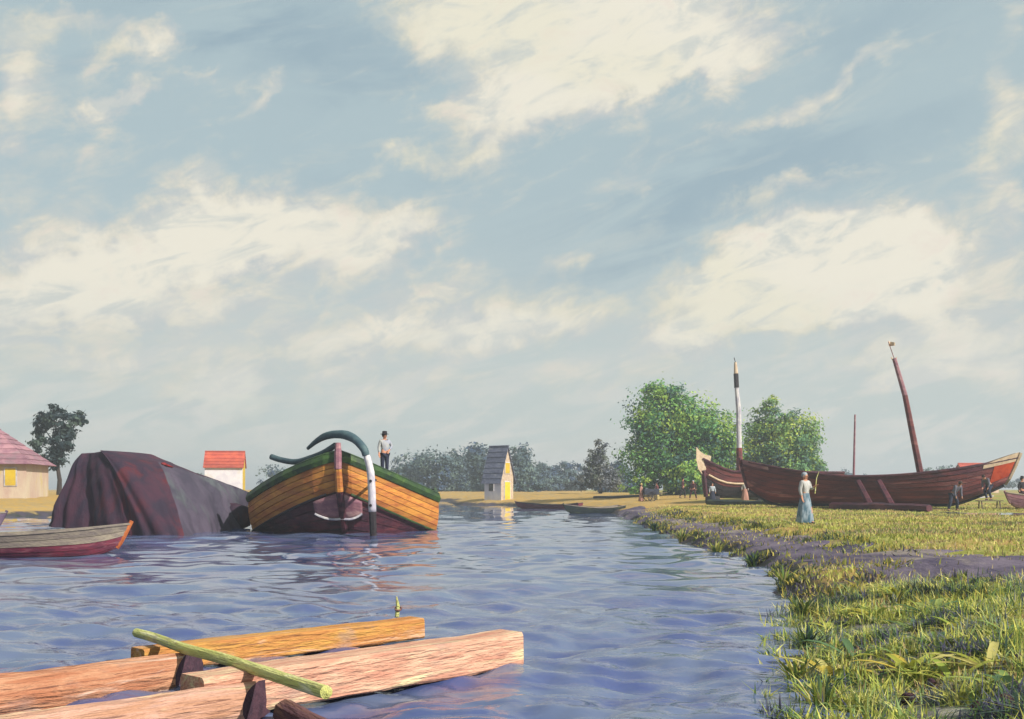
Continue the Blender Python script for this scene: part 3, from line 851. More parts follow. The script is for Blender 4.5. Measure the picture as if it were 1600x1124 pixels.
# ------------------------------------------------------------------ ships hauled out on the bank
def big_hull():
    a = Vector((14.35, 66.5, 0)); b_ = Vector((28.0, 62.5, 0))
    g0 = 0.78
    def sheer(s):
        return 2.52 + 1.0 * max(0, (0.42 - s) / 0.42) ** 1.6 + 1.05 * max(0, (s - 0.45) / 0.55) ** 2.0
    def keel(s):
        return g0 + 0.18 + 0.9 * max(0, (0.12 - s) / 0.12) ** 1.5 + 1.15 * max(0, (s - 0.80) / 0.20) ** 1.3
    plan = lambda s: max(0.04, min(1, (s / 0.3 + 0.0) ** 0.55 if s < 0.3 else 1) * (1 if s < 0.7 else 1 - 0.80 * ((s - 0.7) / 0.3) ** 2))
    h = Hull(a, b_, 4.2, sheer, keel, plan, 0.40, (0.45, 0.65))
    t = thing('beached_hull', (21, 64.5, g0), 'long dark red wooden hull hauled out on the bank with leaning mast and orange stern', 'ship')
    parts = []
    n = 8
    for sd in (-1, 1):
        for k in range(n):
            parts.append(h.strake(k, n, sd, 'plank', M_hull if k != n - 1 else M_maroon, None, 30, thick=0.06, lap=0.03))
        pts = [h.pt(i / 30, 1.0, sd, 0.05) + Vector((0, 0, 0.03)) for i in range(31)]
        parts.append(MB().tube(pts, 0.075, 6).build('cap_rail', M_maroon))
        # orange quarter and white stern bulwark
        parts.append(MB().sheet(lambda i, j: h.pt(0.925 + 0.07 * i, 0.40 + 0.50 * j, sd, 0.10), 6, 5, lambda i, j: -h.sd * sd * 0.03).build('orange_quarter', M_orange))
        parts.append(MB().sheet(lambda i, j: h.pt(0.885 + 0.112 * i, 0.90 + (0.10 + 0.18 * i) * j, sd, 0.11), 6, 2, lambda i, j: -h.sd * sd * 0.05).build('stern_bulwark', M_cream))
        parts.append(MB().sheet(lambda i, j: h.pt(0.005 + 0.10 * i, 0.92 + (0.14 - 0.06 * i) * j, sd, 0.11), 6, 2, lambda i, j: -h.sd * sd * 0.05).build('bow_bulwark', M_pink))
        parts.append(MB().sheet(lambda i, j: h.pt(0.004 + 0.99 * i, 0.001 + 0.985 * j, sd, -0.03), 30, 10).build('backing_sheet', M_dark))  # sheet added behind the strakes against light showing through
    parts.append(MB().sheet(lambda i, j: h.pt(0.01 + 0.98 * i, 0.86, -1, -0.02).lerp(h.pt(0.01 + 0.98 * i, 0.86, 1, -0.02), j), 30, 4).build('deck', M_deck))
    kp = [h.pt(i / 24, 0.0001, 1, 0) + Vector((0, 0, -0.08)) for i in range(25)]
    parts.append(MB().tube(kp, 0.11, 4).build('keel', M_dark))
    parts.append(MB().tube([h.pt(0, u, 1, 0) + h.ax * -0.05 for u in (0.001, 0.3, 0.7, 1.0, 1.1)], 0.12, 6).build('stem_post', M_maroon))
    parts.append(MB().tube([h.pt(1, u, 1, 0) + h.ax * 0.06 for u in (0.001, 0.3, 0.7, 1.0, 1.16)], 0.12, 6).build('stern_post', M_cream))
    # raking mast with pale head and a vane on a thin spindle
    m0 = W2(1438, 740, 63.8); m1 = W2(1414, 618, 63.8); m2 = W2(1397, 560, 63.8); m3 = W2(1388, 534, 63.8)
    parts.append(MB().tube([m0 + Vector((0.1, 0, -1.0)), m0, m1], [0.19, 0.19, 0.15], 8).build('mast', M_hull))
    parts.append(MB().tube([m1, m2], [0.15, 0.12], 8).build('mast_head', M_pink))
    parts.append(MB().tube([m2, m3], 0.022, 5).build('spindle', M_hull))
    parts.append(MB().sheet(lambda i, j: m3 + Vector((0.02 + 0.34 * i, 0.10 * math.sin(i * 5), -0.30 * j - 0.12 * i * (1 - j) + 0.05)), 6, 3, lambda i, j: (0, 0.02, 0)).build('vane', M_cream))
    parts.append(MB().sheet(lambda i, j: m2 + Vector((-0.16 + 0.32 * i, -0.02, 0.08 * math.cos(i * 6.28) - 0.12 * j)), 6, 2, lambda i, j: (0, 0.06, 0)).build('mast_cap', M_cream))
    f0, f1 = W2(1334, 740, 64.6), W2(1336, 648, 64.6)
    parts.append(MB().tube([f0 + Vector((0, 0, -0.8)), f0, f1], [0.075, 0.07, 0.05], 6).build('thin_mast', M_pink))
    adopt(t, *parts)
    # keel blocks, shoring props and the long baulk in front
    M_blk = mat('block_wood', rgb(110, 92, 84, 0.6), rgb(82, 68, 70, 0.6), 0.9, 3, bump=0.4)
    for i, s in enumerate((0.18, 0.36, 0.55, 0.72)):
        p = h.pt(s, 0.0001, 1, 0)
        z = gh(p.x, p.y)
        o = MB().box((0, 0, 0), (0.35, 0.9, p.z - 0.19 - z + 0.1), math.atan2(h.ax.y, h.ax.x), 0.012).build('keel_block', M_blk)
        o.location = (p.x, p.y, (p.z - 0.19 + z - 0.1) / 2)
        tag(o, ('first', 'second', 'third', 'fourth')[i] + ' wooden keel block from the bow under the long dark red hull', 'block', 'keel blocks under the hull')
    for lab, (tx, ty), (bx, by) in (('left one of two stout shoring props against the long hull', (1346, 742), (1357, 783)),
                                    ('right one of two stout shoring props against the long hull', (1374, 737), (1386, 787))):
        s = ((tx - 800) / F * 64 - a.x) / (b_.x - a.x)
        hp = h.pt(s, 0.86, 1, 0.20)
        g = GP(bx, by, 40, 70); g = Vector((hp.x + 0.45, hp.y - 1.35, 0)); g.z = gh(g.x, g.y) - 0.05
        o = MB().tube([(0, 0, 0), hp - g], [0.20, 0.17], 6).build('shoring_prop', M_maroon)
        o.location = g
        tag(o, lab, 'prop')
    return h
BIGH = big_hull()

def second_hull():
    a = Vector((14.75, 84.0, 0)); b_ = Vector((25.5, 89.0, 0))
    g0 = gh(16, 85)
    h = Hull(a, b_, 3.6, lambda s: 3.15 + 1.0 * max(0, (0.16 - s) / 0.16) ** 1.5, lambda s: g0 + 0.3 + 0.7 * max(0, (0.1 - s) / 0.1) ** 1.5,
             lambda s: max(0.06, min(1, (s / 0.25) ** 0.6 if s < 0.25 else 1)), 0.36, (0.3, 0.2))
    t = thing('beached_hull', (18, 86, g0), 'smaller dark red hull with cream prow and pale topped mast, behind the long hull', 'ship')
    parts = []
    for sd in (-1, 1):
        for k in range(6):
            parts.append(h.strake(k, 6, sd, 'plank', M_hull if k > 2 else M_dark, None, 20, thick=0.06, lap=0.03))
        parts.append(MB().tube([h.pt(i / 20, 1.0, sd, 0.06) for i in range(21)], 0.09, 6).build('cap_rail', M_maroon))
        parts.append(MB().tube([h.pt(0.02 + 0.98 * i / 20, 0.62, sd, 0.10) for i in range(21)], 0.07, 6).build('rubbing_strake', M_cream))
        parts.append(MB().sheet(lambda i, j: h.pt(0.004 + 0.99 * i, 0.001 + 0.985 * j, sd, -0.03), 20, 10).build('backing_sheet', M_dark))  # added backing, closes bright gaps between strakes
    # cream fan-shaped prow board
    c0 = W2(1097, 742, 83.7)
    fan = [W2(px, py, 83.7) for px, py in ((1088, 699), (1093, 705), (1100, 710), (1111, 713), (1109, 722), (1112, 730), (1104, 733), (1097, 741), (1091, 733), (1088, 718))]
    vs = fan + [p + Vector((0.05, 0.16, 0)) for p in fan]
    n = len(fan)
    parts.append(MB().add(vs, [tuple(range(n)), tuple(range(2 * n - 1, n - 1, -1))] + [(i, (i + 1) % n, n + (i + 1) % n, n + i) for i in range(n)]).build('prow_board', M_cream))
    parts.append(MB().tube([W2(1099, 735, 83.8), W2(1101, 755, 83.9), W2(1103, 776, 84.1)], [0.2, 0.2, 0.18], 6).build('stem_post', M_maroon))
    parts.append(MB().sheet(lambda i, j: h.pt(0.02 + 0.96 * i, 0.9, -1, -0.02).lerp(h.pt(0.02 + 0.96 * i, 0.9, 1, -0.02), j), 20, 3).build('deck', M_deck))
    m0, m1, m2, m3, m4 = (W2(px, py, 85.5) for px, py in ((1157, 775), (1155, 700), (1154, 640), (1151, 606), (1149, 566)))
    parts.append(MB().tube([m0, m1], [0.30, 0.24], 8).build('mast_foot', M_hull))
    parts.append(MB().tube([m1, m2, m3], [0.2, 0.2, 0.16], 8).build('mast', M_white))
    m35 = m3.lerp(m4, 0.55)
    parts.append(MB().tube([m3, m35], [0.19, 0.19], 8).build('mast_band', M_dark))
    parts.append(MB().tube([m35, m4], [0.17, 0.1], 8).build('mast_head', M_cream))
    parts.append(MB().tube([m4, m4 + Vector((-0.1, 0, 0.35))], 0.03, 5).build('spindle', M_dark))
    adopt(t, *parts)
    for s, ww_ in ((0.06, 'front'), (0.4, 'rear')):
        p = h.pt(s, 0.0001, 1, 0); z = gh(p.x, p.y)
        o = MB().box((0, 0, 0), (0.5, 1.2, p.z - z + 0.05), math.atan2(h.ax.y, h.ax.x), 0.01).build('keel_block', M_dark)
        o.location = (p.x, p.y, (p.z + z) / 2 - 0.05)
        tag(o, ww_ + ' dark block propping the smaller red hull with the cream prow', 'block', 'blocks under the smaller hull')
second_hull()
rowboat('rowing_boat', 'pink rowing boat drawn up on the grass at the right edge', (31.8, 62.5, 0), (27.6, 60.8, 0), 1.5, 0.50, M_pink, M_bin, 4, None, z0=gh(29, 61) + 0.18)

# timbers and sticks lying on the bank
def lying(name, label, p, q_, r, m, flat=1.0):
    p = Vector(p); q_ = Vector(q_)
    pts = []
    for i in range(7):
        v = p.lerp(q_, i / 6); v.z = max(gh(v.x, v.y), 0.0) + r * 0.8 * flat
        pts.append(v - p)
    o = MB().tube(pts, [r * (1 - 0.04 * i) for i in range(7)], 6, flat, wob=0.05).build(name, m)
    o.location = p
    return tag(o, label, 'timber')
lying('timber_baulk', 'long dark green squared baulk lying on the grass below the smaller hull', GP(1106, 789), GP(1212, 790), 0.22, M_dkgreen)
lying('timber_baulk', 'long maroon baulk lying along the foot of the big hull', GP(1300, 797), GP(1452, 801), 0.25, M_maroon)
lying('spar', 'thin dark spar lying on the straw coloured bank beyond the green boat', GP(928, 779), GP(1000, 777), 0.14, M_dark)
lying('stick', 'thin whitish stick lying on the turf left of the woman', GP(1212, 806), GP(1240, 823), 0.035, M_tE)
lying('plank', 'pale plank lying under the orange stern of the long hull', GP(1518, 779), GP(1552, 776), 0.10, M_white, 0.5)

# ------------------------------------------------------------------ buildings
def poly_part(name, verts, faces, m):
    return MB().add(verts, faces).build(name, m)
M_wallc = mat('cream_plaster', rgb(222, 204, 178, 0.72), rgb(206, 176, 160, 0.72), 0.9, 0.7, (1, 1, 0.4), 0.4, 5, rgb(214, 190, 110, 0.72))
M_roofp = mat('plum_tiles', rgb(180, 134, 144, 0.7), rgb(150, 106, 122, 0.7), 0.85, 1.2, (1, 1, 2), 0.6, 8, rgb(164, 132, 140, 0.62))
M_roofr = mat('red_tiles', rgb(212, 98, 70, 0.66), rgb(188, 78, 62, 0.66), 0.85, 1.2, bump=0.5)
M_slate = mat('blue_slate', rgb(112, 116, 140, 0.72), rgb(86, 90, 114, 0.72), 0.6, 2, (1, 1, 2), 0.5, 8, rgb(140, 142, 156, 0.66))
M_wallw = mat('lilac_white_plaster', rgb(222, 218, 224, 0.85), rgb(204, 200, 212, 0.85), 0.9, 0.9, bump=0.3, c3=rgb(220, 214, 206, 0.75))
M_yell = mat('yellow_paint_and_sun', rgb(222, 190, 44, 0.75), rgb(204, 170, 50, 0.75), 0.7, 2, bump=0.2)  # yellow of doors, also sunlight coloured onto gable ends
M_glass = mat('dark_window_glass', rgb(50, 58, 70, 0.6), rgb(36, 42, 54, 0.6), 0.15, 2, spec=0.6)
def course_roof(parent_parts, A, B, C, D, rows, m, cols=0, name='roof_course', lift=0.05):
    """roof slope A,B eaves, C,D ridge; overlapping courses, one part each"""
    A, B, C, D = map(Vector, (A, B, C, D))
    n = (B - A).cross(D - A).normalized()
    if n.z < 0: n = -n
    for k in range(rows):
        f0, f1 = k / rows, (k + 1.12) / rows
        f1 = min(f1, 1.0)
        p = [A.lerp(D, f0) + n * lift * 1.4, B.lerp(C, f0) + n * lift * 1.4, B.lerp(C, f1) + n * lift * 0.2, A.lerp(D, f1) + n * lift * 0.2]
        vs = p + [v - n * 0.05 for v in p]
        parent_parts.append(poly_part(name, vs, [(0, 1, 2, 3), (7, 6, 5, 4), (0, 4, 5, 1), (1, 5, 6, 2), (2, 6, 7, 3), (3, 7, 4, 0)], m))

def house(name, label, c, rz, L, Wd, zb, wall_h, roof_h, m_wall, m_roof, hip=0.0, over=0.35, rows=7, openings=(), gable_m=None, chimney=None):
    """L along local x (ridge), Wd along local y; hip = inset of the ridge ends"""
    t = thing(name, (c[0], c[1], zb), label, 'house')
    ca, sa = math.cos(rz), math.sin(rz)
    def g(x, y, z): return Vector((c[0] + x * ca - y * sa, c[1] + x * sa + y * ca, zb + z))
    parts = []
    l, w_ = L / 2, Wd / 2
    cs = [(-l, -w_), (l, -w_), (l, w_), (-l, w_)]
    for i in range(4):
        (x0, y0), (x1, y1) = cs[i], cs[(i + 1) % 4]
        vs = [g(x0, y0, -0.5), g(x1, y1, -0.5), g(x1, y1, wall_h), g(x0, y0, wall_h)]
        side_x = x0 == x1
        fs = [(0, 1, 2, 3)]
        if side_x and hip == 0:
            vs.append(g(x0, 0, wall_h + roof_h)); fs = [(0, 1, 2, 4, 3)]
        parts.append(poly_part('wall', vs, fs, gable_m if (gable_m and side_x) else m_wall))
    e = over; drop = e * roof_h / w_
    rl = l - hip if hip else l + e * 0.6
    zt = wall_h + roof_h
    ex = l + (e if hip else e * 0.6)
    for sy in (-1, 1):
        course_roof(parts, g(-ex, sy * (w_ + e), wall_h - drop), g(ex, sy * (w_ + e), wall_h - drop), g(rl, 0, zt), g(-rl, 0, zt), rows, m_roof)
    if hip:
        for sx in (-1, 1):
            course_roof(parts, g(sx * ex, -(w_ + e), wall_h - drop), g(sx * ex, (w_ + e), wall_h - drop), g(sx * rl, 0.001, zt), g(sx * rl, -0.001, zt), rows, m_roof)
    parts.append(MB().tube([g(-rl, 0, zt + 0.06), g(rl, 0, zt + 0.06)], 0.11, 6).build('ridge', m_roof))
    for (kind, face, u, z0, ww, hh, m) in openings:
        # face: 'f' = -y side, 'e' = +x end
        def fp(a, z, o):
            return g(a, -w_ - o, z) if face == 'f' else g(l + o, a, z)
        fr = [fp(u - ww / 2 - 0.1, z0 - 0.06, 0.06), fp(u + ww / 2 + 0.1, z0 - 0.06, 0.06), fp(u + ww / 2 + 0.1, z0 + hh + 0.1, 0.06), fp(u - ww / 2 - 0.1, z0 + hh + 0.1, 0.06)]
        bk = [fp(u - ww / 2 - 0.1, z0 - 0.06, 0), fp(u + ww / 2 + 0.1, z0 - 0.06, 0), fp(u + ww / 2 + 0.1, z0 + hh + 0.1, 0), fp(u - ww / 2 - 0.1, z0 + hh + 0.1, 0)]
        box = [(0, 1, 2, 3), (0, 4, 5, 1), (1, 5, 6, 2), (2, 6, 7, 3), (3, 7, 4, 0)]
        fo = poly_part(kind, fr + bk, box, M_white)
        pn = [fp(u - ww / 2, z0, 0.075), fp(u + ww / 2, z0, 0.075), fp(u + ww / 2, z0 + hh, 0.075), fp(u - ww / 2, z0 + hh, 0.075)]
        pb = [fp(u - ww / 2, z0, 0.03), fp(u + ww / 2, z0, 0.03), fp(u + ww / 2, z0 + hh, 0.03), fp(u - ww / 2, z0 + hh, 0.03)]
        po = poly_part('pane' if kind == 'window' else 'leaf', pn + pb, box, m)
        adopt(t, fo)
        po.parent = fo; po.matrix_parent_inverse = fo.matrix_world.inverted() @ Matrix.Identity(4)
        po.matrix_parent_inverse = t.matrix_world.inverted() @ Matrix.Identity(4) if False else (fo.matrix_parent_inverse.inverted() @ t.matrix_world.inverted())
    if chimney:
        x, mch = chimney
        parts.append(MB().box(tuple(g(x, 0, zt + 0.35)), (0.5, 0.5, 1.3), rz).build('chimney', mch))
    adopt(t, *parts)
    return t
# left: long cream house with plum roof, cut by the edge
house('cream_house', 'cream house with plum hipped roof, cut off by the left edge', (-47.7, 92.0), R(10), 15, 7.5, gh(-44, 92), 3.15, 3.0, M_wallc, M_roofp, hip=3.6, over=0.55, rows=8,
      openings=(('window', 'f', 4.0, 1.0, 0.9, 1.4, M_glass), ('window', 'f', 6.3, 1.0, 0.8, 1.4, M_yell), ('door', 'f', 1.6, 0.05, 1.0, 2.1, M_yell)))
# small house with orange red roof behind the covered barge; gable yellow paints in sunlight
house('small_house', 'small white house with orange red roof and gable coloured sunlit yellow behind the barges', (-39.2, 150), R(8), 5.0, 3.4, gh(-39, 150), 3.75, 1.9, M_wallw, M_roofr, over=0.3, rows=5, gable_m=M_yell)
# narrow white cottage at the bend; sunlight on its end put in as cream and yellow
house('white_cottage', 'narrow white cottage with steep slate roof and gable coloured sunlit yellow at the bend', (-1.55, 129.3), R(-38), 2.5, 2.3, 0.42, 3.05, 3.35, M_wallw, M_slate, over=0.35, rows=7, gable_m=M_cream,
      openings=(('door', 'e', 0.0, 0.05, 1.0, 2.2, M_yell), ('window', 'e', 0.0, 3.25, 0.85, 1.25, M_yell), ('window', 'f', -0.2, 1.2, 0.6, 0.9, M_glass)))
# far red roofed house beyond the stern of the long hull
house('far_house', 'far low house with red roof showing above the stern of the long hull', (67.5, 160), R(8), 5, 4, gh(67, 160), 2.3, 1.9, M_wallc, M_roofr, over=0.3, rows=4)

# ------------------------------------------------------------------ trees
M_leaf = leafmat('foliage')
M_bark = mat('bark', rgb(88, 74, 66, 0.6), rgb(62, 54, 52, 0.6), 0.95, 3, (2, 2, 0.6), 0.8, 10)
def tree(name, label, Y, base_px, blobs, n, leaf, pal, group=None, depth=0.8, seed=1, trunk_r=0.28, cat='tree', openness=1.0):
    """blobs: (px, py, rx, ry) ellipsoids of the crown as seen at distance Y"""
    rr = np.random.RandomState(seed)
    bx = (base_px - 800) / F * Y
    z0 = gh(bx, Y)
    root = Vector((bx, Y, z0))
    t = thing(name, root, label, cat, group)
    sc = Y / F
    cen = []; area = []
    for i, (px, py, rx, ry) in enumerate(blobs):
        cen.append(((px - 800) * sc, Y + rr.uniform(-0.5, 0.5) * rx * sc * depth, EYE + (HZ - py) * sc, rx * sc, ry * sc)); area.append(rx * ry)
    area = np.array(area, float) / sum(area)
    # trunk and limbs
    mb = MB()
    top = max(cen, key=lambda c: c[2])
    mid = Vector((bx + (top[0] - bx) * 0.5, Y, z0 + (top[2] - z0) * 0.55))
    tp = [root + Vector((0, 0, -0.2)), root.lerp(mid, 0.35) + Vector((0.12, 0, 0)), root.lerp(mid, 0.7) + Vector((-0.1, 0.1, 0)), mid, Vector(top[:3])]
    mb.tube(tp, [trunk_r * 1.25, trunk_r, trunk_r * 0.8, trunk_r * 0.6, trunk_r * 0.15], 8, wob=0.06)
    for c in cen:
        st0 = root.lerp(mid, rr.uniform(0.45, 1.0))
        e_ = Vector(c[:3])
        k = st0.lerp(e_, 0.5) + Vector((0, 0, 0.12 * (e_ - st0).length))
        mb.tube([st0, k, e_], [trunk_r * 0.45, trunk_r * 0.3, trunk_r * 0.08], 6)
        for _ in range(3):
            d = Vector((rr.normal() * c[3], rr.normal() * c[3], rr.normal() * c[4])) * 0.55
            mb.tube([k.lerp(e_, 0.5), e_ + d], [trunk_r * 0.18, trunk_r * 0.04], 5)
    tr = mb.build('trunk', M_bark)
    # leaf clumps
    ncl = max(10, int(n / 45))
    which = rr.choice(len(cen), ncl, p=area)
    C = np.array(cen)[which]
    d = rr.normal(size=(ncl, 3)); d /= np.linalg.norm(d, axis=1)[:, None]
    rad = rr.uniform(0.10, 1.0, ncl) ** 0.45
    cc = np.stack([C[:, 0] + d[:, 0] * C[:, 3] * rad, C[:, 1] + d[:, 1] * C[:, 3] * depth * rad, C[:, 2] + d[:, 2] * C[:, 4] * rad], 1)
    cs = 0.20 * np.minimum(C[:, 3], C[:, 4]) * rr.uniform(0.6, 1.35, ncl) * openness
    pal = np.array(pal, float)
    pk = rr.randint(0, len(pal), ncl)
    cl = rr.randint(0, ncl, n)
    pos = cc[cl] + rr.normal(size=(n, 3)) * cs[cl][:, None] * np.array([1.1, 1.1, 0.8])
    pos[:, 2] = np.maximum(pos[:, 2], z0 + 0.15)
    col = pal[pk[cl]] * rr.uniform(0.75, 1.3, (n, 1))
    # leaf faces: rhombi hanging at mixed angles
    outw = pos - C[cl][:, :3]; outw /= (np.linalg.norm(outw, axis=1)[:, None] + 1e-6)
    nrm = rr.normal(size=(n, 3)) * 0.7 + np.array([0, 0, 0.5]) + outw * 1.2
    nrm /= np.linalg.norm(nrm, axis=1)[:, None]
    a = np.cross(nrm, rr.normal(size=(n, 3))); a /= np.linalg.norm(a, axis=1)[:, None]
    b_ = np.cross(nrm, a)
    sz = leaf * rr.uniform(0.6, 1.35, (n, 1))
    V = np.stack([pos - a * sz, pos - b_ * sz * 0.55 + a * sz * 0.1, pos + a * sz, pos + b_ * sz * 0.55 + a * sz * 0.1], 1).reshape(-1, 3)
    me = np_mesh('crown', V, np.arange(4 * n).reshape(n, 4))
    ca = me.color_attributes.new('leafcol', 'FLOAT_COLOR', 'POINT')
    ca.data.foreach_set('color', np.repeat(np.concatenate([col, np.ones((n, 1))], 1), 4, axis=0).astype(np.float32).ravel())
    cr = link('crown', me, M_leaf)
    cr['kind'] = 'stuff'
    adopt(t, tr, cr)
    return t
def pal(*cs, k=0.6):
    return [[lin(c) * k for c in x] for x in cs]
P_big = pal((84, 130, 72), (110, 152, 78), (66, 106, 80), (142, 164, 74), (68, 96, 92), (118, 148, 70), (96, 142, 94), k=1.2)
P_yel = pal((124, 152, 76), (152, 164, 74), (90, 126, 86), (108, 140, 84), (76, 104, 96), k=1.2)
P_far_haze = pal((76, 94, 108), (88, 106, 112), (68, 86, 112), (96, 114, 108), (80, 98, 100), k=1.15)  # blue and pale: distance haze is put into these leaf colours
P_grey = pal((112, 116, 124), (124, 126, 122), (98, 104, 116), (104, 114, 100), k=0.95)
P_dark = pal((58, 76, 76), (66, 84, 84), (50, 66, 72), (78, 94, 84), k=0.9)
tree('broad_tree', 'biggest rounded green tree, left of the pale topped mast', 112, 1062,
     [(1030, 640, 48, 42), (1085, 660, 55, 45), (1120, 690, 38, 50), (1010, 665, 32, 34), (1045, 700, 58, 45), (1005, 720, 34, 35), (1070, 735, 55, 32), (1020, 750, 40, 18), (1135, 720, 22, 40), (1100, 745, 50, 24), (1036, 615, 30, 18), (995, 762, 28, 12), (1040, 766, 36, 10), (1085, 766, 30, 10)],
     36000, 0.17, P_big, seed=3, trunk_r=0.42)
tree('broad_tree', 'yellow green tree between the pale topped mast and the thin mast', 116, 1225,
     [(1205, 660, 30, 30), (1240, 680, 40, 38), (1185, 700, 28, 40), (1222, 715, 52, 35), (1262, 712, 24, 40), (1203, 635, 12, 14), (1278, 735, 14, 20), (1240, 745, 50, 20)],
     22000, 0.17, P_yel, seed=4, trunk_r=0.34)
tree('willow_tree', 'grey leafed tapering tree left of the biggest green tree', 135, 938, [(934, 705, 14, 18), (930, 730, 20, 22), (945, 745, 22, 18), (915, 752, 20, 14), (962, 752, 14, 16)], 5000, 0.18, P_grey, seed=5, trunk_r=0.2)
FG = 'trees along the far bank'
far = [(640, 205, [(640, 735, 30, 24), (625, 752, 24, 18), (655, 722, 18, 14)], 'low blue grey tree just right of the ochre barge'),
       (680, 200, [(682, 725, 30, 22), (700, 738, 30, 24), (672, 748, 30, 18)], 'second blue grey tree from the ochre barge along the far bank'),
       (720, 215, [(722, 722, 26, 22), (735, 740, 24, 22), (712, 750, 24, 16)], 'third blue grey tree from the ochre barge along the far bank'),
       (752, 200, [(748, 716, 20, 20), (756, 740, 20, 24)], 'taller blue green tree immediately left of the white cottage'),
       (812, 190, [(812, 716, 18, 18), (818, 738, 24, 24), (800, 750, 20, 18)], 'tall rounded green tree immediately right of the white cottage'),
       (845, 225, [(846, 740, 28, 14), (850, 754, 34, 12)], 'low green tree at left in the dip between cottage and grey tree'),
       (885, 230, [(884, 736, 28, 12), (890, 752, 34, 14)], 'low green tree at right in the dip between cottage and grey tree'),
       (968, 170, [(965, 738, 16, 16), (972, 754, 22, 14)], 'small bushy tree between grey tree and biggest green tree')]
for i, (bx, Y, bl, lab) in enumerate(far):
    bl = bl + [(bx - 14, 762, 24, 9), (bx + 14, 762, 24, 9)]
    tree('far_tree', lab, Y, bx, bl, 5200, 0.30, P_far_haze, FG, seed=20 + i, trunk_r=0.25, openness=1.15)
tree('leafy_tree', 'dark sparse tree standing behind the plum roofed house', 104, 92,
     [(88, 650, 20, 20), (68, 668, 16, 22), (112, 662, 22, 18), (62, 695, 12, 18), (100, 690, 18, 24), (125, 655, 12, 10), (86, 716, 18, 20)], 5200, 0.19, P_dark, seed=9, trunk_r=0.2, openness=0.9)
for i, (bx, Y, bl, lab) in enumerate([
        (1345, 240, [(1340, 752, 50, 12), (1310, 750, 30, 14)], 'low hedge tree behind the middle of the long hull'),
        (1478, 240, [(1475, 742, 40, 14), (1500, 750, 40, 12)], 'low green tree showing faintly above the long hull'),
        (1610, 300, [(1600, 756, 40, 8), (1560, 756, 40, 7)], 'lowest far hedge tree at the right edge'),
        (450, 230, [(440, 745, 40, 18), (480, 750, 40, 14)], 'far tree behind the ochre barge, mostly hidden'),
        (250, 230, [(240, 748, 50, 14), (300, 752, 50, 12)], 'far tree behind the covered barge, mostly hidden')]):
    tree('far_tree', lab, Y, bx, bl, 2600, 0.32, P_far_haze, 'far low trees', seed=60 + i, trunk_r=0.2)

